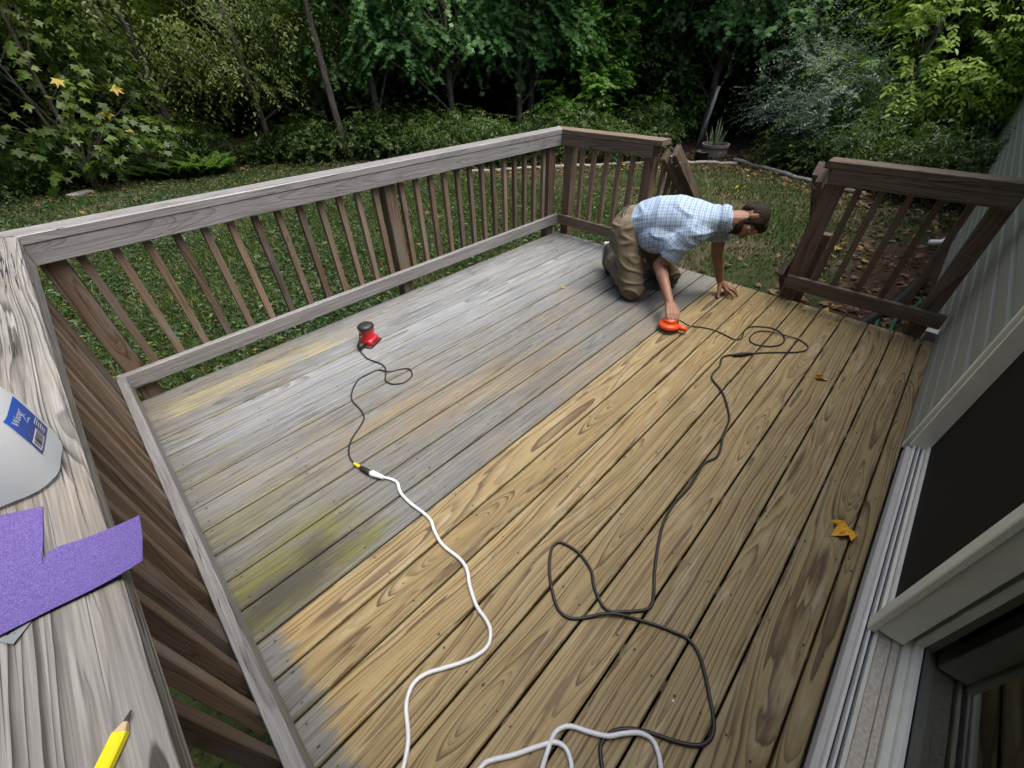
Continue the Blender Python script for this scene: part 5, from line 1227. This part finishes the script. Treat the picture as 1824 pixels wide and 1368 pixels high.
# head
hu = Vector((.60, -.79, -.06)).normalized(); hn = Vector((-.30, -.25, -.92)); hn = (hn - hu * hn.dot(hu)).normalized(); hr = hn.cross(hu)
HR = rotm(hr, hn, hu)
def H(x, y, z): return hed + HR @ Vector((x, y, z))
b.ell(H(0, -.012, .032), (.076, .094, .086), HR, 24, 16); b.ell(H(0, .026, -.030), (.064, .072, .082), HR, 20, 14); b.ell(H(0, .052, -.088), (.040, .040, .032), HR)
b.ell(H(0, .072, .040), (.052, .022, .020), HR); b.ell(H(0, .076, .022), (.056, .014, .009), HR)
b.cap(H(0, .090, .014), H(0, .112, -.024), .009, .0135); b.ell(H(.012, .098, -.030), (.009, .010, .008), HR); b.ell(H(-.012, .098, -.030), (.009, .010, .008), HR)
b.ell(H(0, .092, -.056), (.023, .010, .0055), HR); b.ell(H(0, .089, -.066), (.020, .010, .006), HR)
for s in (1, -1):
    b.ell(H(s * .050, .058, -.012), (.022, .022, .016), HR); E_r = HR @ Matrix.Rotation(rad(18) * s, 3, 'Z')
    b.ell(H(s * .078, -.012, -.004), (.0085, .019, .033), E_r); b.cap(H(s * .082, -.026, .018), H(s * .080, -.024, -.016), .006, .006)
me = remesh(b, 'body', .0042, 2, .45)
def skin_mat():
    n = NT('tanned_skin'); tc = n.n('NewGeometry').outputs['Position']; a = n.noise(tc, 28.0, 3.0); f = n.noise(tc, 350.0, 2.0)
    c = n.mix(a, (.22, .105, .065), (.30, .16, .105)); c = n.fmul(c, n.math('MULTIPLY_ADD', f, .3, .85))
    return n.done(n.bsdf(c, .52, .4, 0, n.bump(f, .2, .001), Subsurface_Weight=.08, Subsurface_Radius=(.01, .004, .002)))
body = link('body', me, skin_mat()); put(body, man)
# --- eyes, brows
for s in (1, -1):
    eye_ = put(MB().ell(H(s * .031, .0735, .006), (.0115, .0105, .0080), HR, 12, 8).obj('eye', plain('eye_white', (.6, .58, .55), .25), None, True), man)
    MB().ell(H(s * .030, .0815, .004), (.0050, .0045, .0050), HR, 10, 6).obj('iris', plain('brown_iris', (.03, .018, .01), .2), eye_, True)
    put(MB().cap(H(s * .014, .0880, .0215), H(s * .050, .0745, .0235), .0045, .0035, 8).obj('eyebrow', plain('dark_brow', (.03, .02, .014), .8), None, True), man)
def hair_mat(name, c0, c1):
    n = NT(name); tc = n.n('NewGeometry').outputs['Position']; a = n.noise(tc, 260.0, 3.0, .7); g = n.noise(tc, 60.0, 3.0, .6)
    return n.done(n.bsdf(n.mix(n.sstep(a, .35, .7), c0, c1), .7, .15, 0, n.bump(n.math('ADD', a, g), .5, .003)))
hb = MB(); hb.ell(H(0, -.018, .042), (.0815, .0965, .0850), HR, 28, 18); hb.ell(H(0, .032, .092), (.058, .048, .036), HR); hb.ell(H(0, -.066, -.008), (.058, .034, .046), HR)
for s in (1, -1): hb.ell(H(s * .070, .010, .030), (.012, .034, .040), HR); hb.ell(H(s * .070, .020, -.006), (.006, .012, .024), HR)
me = remesh(hb, 'hair', .0045, 3)
setco(me, displace(me, lambda p: mnoise.noise(p * 70) * .0016 + mnoise.noise(p * 160) * .0012))
put(link('hair', me, hair_mat('dark_brown_hair', (.014, .009, .006), (.034, .022, .014))), man)
bb = MB(); bb.ell(H(0, .026, -.062), (.0655, .074, .058), HR, 20, 14); bb.ell(H(0, .054, -.092), (.043, .043, .034), HR)
for s in (1, -1): bb.ell(H(s * .060, .014, -.030), (.012, .022, .036), HR); bb.cap(H(s * .004, .096, -.046), H(s * .028, .086, -.056), .006, .006)
me = remesh(bb, 'beard', .0045, 2); put(link('beard', me, hair_mat('short_dark_beard', (.014, .009, .006), (.05, .03, .018))), man)
# mouth-front cut: the lips sit proud of the beard already
# --- shirt
s_ = MB()
TS = [((3.050, -1.170, .478), .120, .090), ((3.052, -1.20, .487), .165, .116), ((3.066, -1.29, .517), .176, .142), ((3.085, -1.40, .540), .180, .153), ((3.112, -1.50, .550), .183, .152), ((3.145, -1.59, .553), .182, .140), ((3.170, -1.66, .560), .160, .114), ((3.186, -1.71, .568), .115, .088), ((3.194, -1.735, .575), .07, .06)]
v_ = []; f2 = []
for (c0, ra2, rb2) in TS:
    for k in range(28):
        g = 2 * math.pi * k / 28; v_.append(Vector(c0) + lat * math.cos(g) * ra2 + upv * math.sin(g) * rb2)
for i in range(len(TS) - 1):
    for k in range(28): f2.append((i*28+k, i*28+(k+1) % 28, (i+1)*28+(k+1) % 28, (i+1)*28+k))
f2 += [tuple(range(27, -1, -1)), tuple((len(TS)-1)*28 + k for k in range(28))]
s_.add(v_, f2)
s_.cap(rsh + Vector((.012, .025, .0)), lsh + Vector((-.02, .03, -.012)), .078, .072, 16)
s_.ell(Vector((3.02, -1.42, .455)), (.165, .150, .125), TR, 20, 12); s_.ell(Vector((3.01, -1.53, .44)), (.12, .14, .10), TR, 20, 12)
sle = rsh.lerp(rel, .74); d_ = (rel - rsh).normalized(); s_.tube([rsh - d_ * .02, rsh + d_ * .07, rsh.lerp(rel, .5), sle], [.066, .080, .082, .084], 18)
sll = lsh.lerp(lel, .62); d2 = (lel - lsh).normalized(); s_.tube([lsh - d2 * .02, lsh + d2 * .07, sll], [.062, .074, .076], 18)
nd = (hed - nek).normalized(); ndc = (nek - che).normalized()
nc = nek + Vector((.026, -.034, -.002)); ring = []
e1 = ndc.cross(Z).normalized(); e2 = ndc.cross(e1).normalized()
for k in range(21):
    g = 2 * math.pi * k / 20; ring.append(nc + (e1 * math.cos(g) * .070 + e2 * math.sin(g) * .068) + ndc * .006 * math.sin(g))
for k in range(20): s_.cap(ring[k], ring[k + 1], .010, .010, 8); s_.cap(ring[k] - ndc * .022 + (ring[k] - nc) * .15, ring[k + 1] - ndc * .022 + (ring[k + 1] - nc) * .15, .010, .010, 8)
s_.ell(nek.lerp(che, .4), (.075, .125, .090), TR); s_.ell(nek.lerp(che, .05), (.062, .088, .076), TR); s_.ell(rsh.lerp(che, .35) + Vector((0, -.02, -.03)), (.10, .10, .09), TR)
me = remesh(s_, 'shirt', .0065, 16)
clo = np.zeros((len(me.vertices), 3), np.float32)
def seg_t(p, a, c):
    ab = c - a; t = (p - a).dot(ab) / ab.length_squared; q = a + ab * max(0, min(1, t)); return t, (p - q).length
arms = [(rsh, sle, d_, .0), (lsh, sll, d2, .5)]
for i, v in enumerate(me.vertices):
    p = v.co.copy(); w = None
    for a, c, dd, of in arms:
        t, ds = seg_t(p, a + dd * .05, c)
        if t > 0.02 and ds < .105:
            e = dd.cross(Z).normalized(); f_ = dd.cross(e); q = p - a; w = (q.dot(dd), math.atan2(q.dot(e), q.dot(f_)) * .082 + of, 1.0)
    if w is None:
        q = p - pel; w = (q.dot(sp_), q.dot(lat) + q.dot(upv) * (1 if q.dot(lat) < 0 else -1), 0.0)
    clo[i] = w
setco(me, displace(me, lambda p: max(0, .5 - abs(mnoise.noise(Vector((p.dot(sp_) * 4 + p.z * 7, p.dot(lat) * 2.5 + 3, p.z * 9 - p.dot(sp_) * 3))) * 2.2)) * .016 + mnoise.noise(p * 24) * .0015))
at_ = me.attributes.new('cloth', 'FLOAT_VECTOR', 'POINT'); at_.data.foreach_set('vector', clo.ravel()); me.update()
def plaid():
    n = NT('blue_white_check_cotton'); v = n.n('Attribute', attribute_name='cloth').outputs['Vector']; a, b_, c_ = n.sep(v); pos = n.n('NewGeometry').outputs['Position']
    wob = n.noise(pos, 14.0, 2.0); a = n.math('MULTIPLY_ADD', wob, .012, a); b2 = n.math('MULTIPLY_ADD', wob, .010, b_)
    def stripes(t, per, w):
        f = n.math('ABSOLUTE', n.math('SUBTRACT', n.math('FRACT', n.math('DIVIDE', t, per)), .5)); return n.math('SUBTRACT', 1.0, n.sstep(f, w, w + .06))
    per = .032
    wide = n.math('ADD', stripes(a, per, .20), stripes(b2, per, .20)); thin = n.math('MAXIMUM', stripes(n.math('ADD', a, per * .5), per, .045), stripes(n.math('ADD', b2, per * .5), per, .045))
    c = n.mix(n.math('MULTIPLY', wide, .5), (.52, .60, .67), (.15, .27, .45)); c = n.mix(n.math('MULTIPLY', thin, .6), c, (.07, .11, .22))
    f = n.noise(pos, 700.0, 2.0); c = n.fmul(c, n.math('MULTIPLY_ADD', f, .2, .88))
    return n.done(n.bsdf(c, .8, .2, 0, n.bump(f, .2, .0008)))
put(link('shirt', me, plaid()), man)
# --- trousers
t_ = MB(); t_.ell(Vector((3.04, -1.175, .465)), (.135, .172, .125), TR, 24, 14)
for h_, k_, a_ in ((rhp, rkn, ran), (lhp, lkn, lan)):
    t_.cap(h_ + Vector((0, .01, 0)), k_ + Vector((0, 0, .008)), .112, .078, 18); t_.cap(k_, k_.lerp(a_, .55), .079, .070, 18); t_.tube([k_.lerp(a_, .4), k_.lerp(a_, .95)], [.070, .066], 18)
    t_.ell(k_ + Vector((0, -.012, -.002)), (.074, .072, .078)); t_.ell(h_ + Vector((0, .03, -.06)), (.10, .105, .12))
me = remesh(t_, 'trousers', .007, 4)
co_ = displace(me, lambda p: max(0, .5 - abs(mnoise.noise(Vector((p.x * 7 + p.z * 4, p.y * 7, p.z * 12))) * 2.4)) * .022 + mnoise.noise(p * 22) * .0025)
lo_ = co_[:, 2] < .003; co_[lo_, 2] = .003 + np.maximum(0, co_[lo_, 2] + .02) * .05; setco(me, co_)
put(link('trousers', me, plain('khaki_twill', (.150, .125, .083), .85, .2, var=.28, scale=9, bump=.25, bscale=500)), man)
bl = MB(); bc = pel + sp_ * .03; rg_ = []
for k in range(25):
    g = 2 * math.pi * k / 24; rg_.append(bc - sp_ * .075 + lat * math.cos(g) * .166 + upv * math.sin(g) * .124)
for k in range(24): bl.cap(rg_[k], rg_[k+1], .012, .012, 8)
put(bl.obj('belt', plain('dark_leather_belt', (.02, .014, .01), .5), None, True), man)
# --- shoes: toes on the boards, soles facing back
def shoe(an, kn, nm):
    back = (an - kn); back.z = 0; back.normalize(); sd_ = Vector((-back.y, back.x, 0))
    toe = an + back * (-.01) + Vector((0, 0, -an.z + .038)); heel = an + back * .075 + Vector((0, 0, .075)); ball = an + back * .040 + Vector((0, 0, -an.z + .07))
    u = MB(); u.ell(toe + Vector((0, 0, .002)), (.044, .044, .036)); u.cap(toe, ball, .040, .044); u.cap(ball, heel - back * .02, .045, .040); u.cap(heel - back * .03, an - back * .005, .042, .050)
    sh_ = put(link(nm, remesh(u, 'upper', .006, 3), plain('charcoal_mesh_shoe', (.045, .050, .048), .8, bump=.4, bscale=400)), man)
    s2 = MB(); f_ = back * .026
    for w in (-.020, .020): s2.cap(toe + f_ * .6 + sd_ * w - Vector((0, 0, .012)), ball + f_ + sd_ * w, .020, .024); s2.cap(ball + f_ + sd_ * w, heel + f_ * .9 + sd_ * w * .8 + Vector((0, 0, .012)), .024, .024)
    link('sole', remesh(s2, 'sole', .006, 3), plain('pale_grey_sole', (.30, .32, .31), .6), sh_)
shoe(ran, rkn, 'shoe'); shoe(lan, lkn, 'shoe')

bpy.data.scenes.remove(_ts)
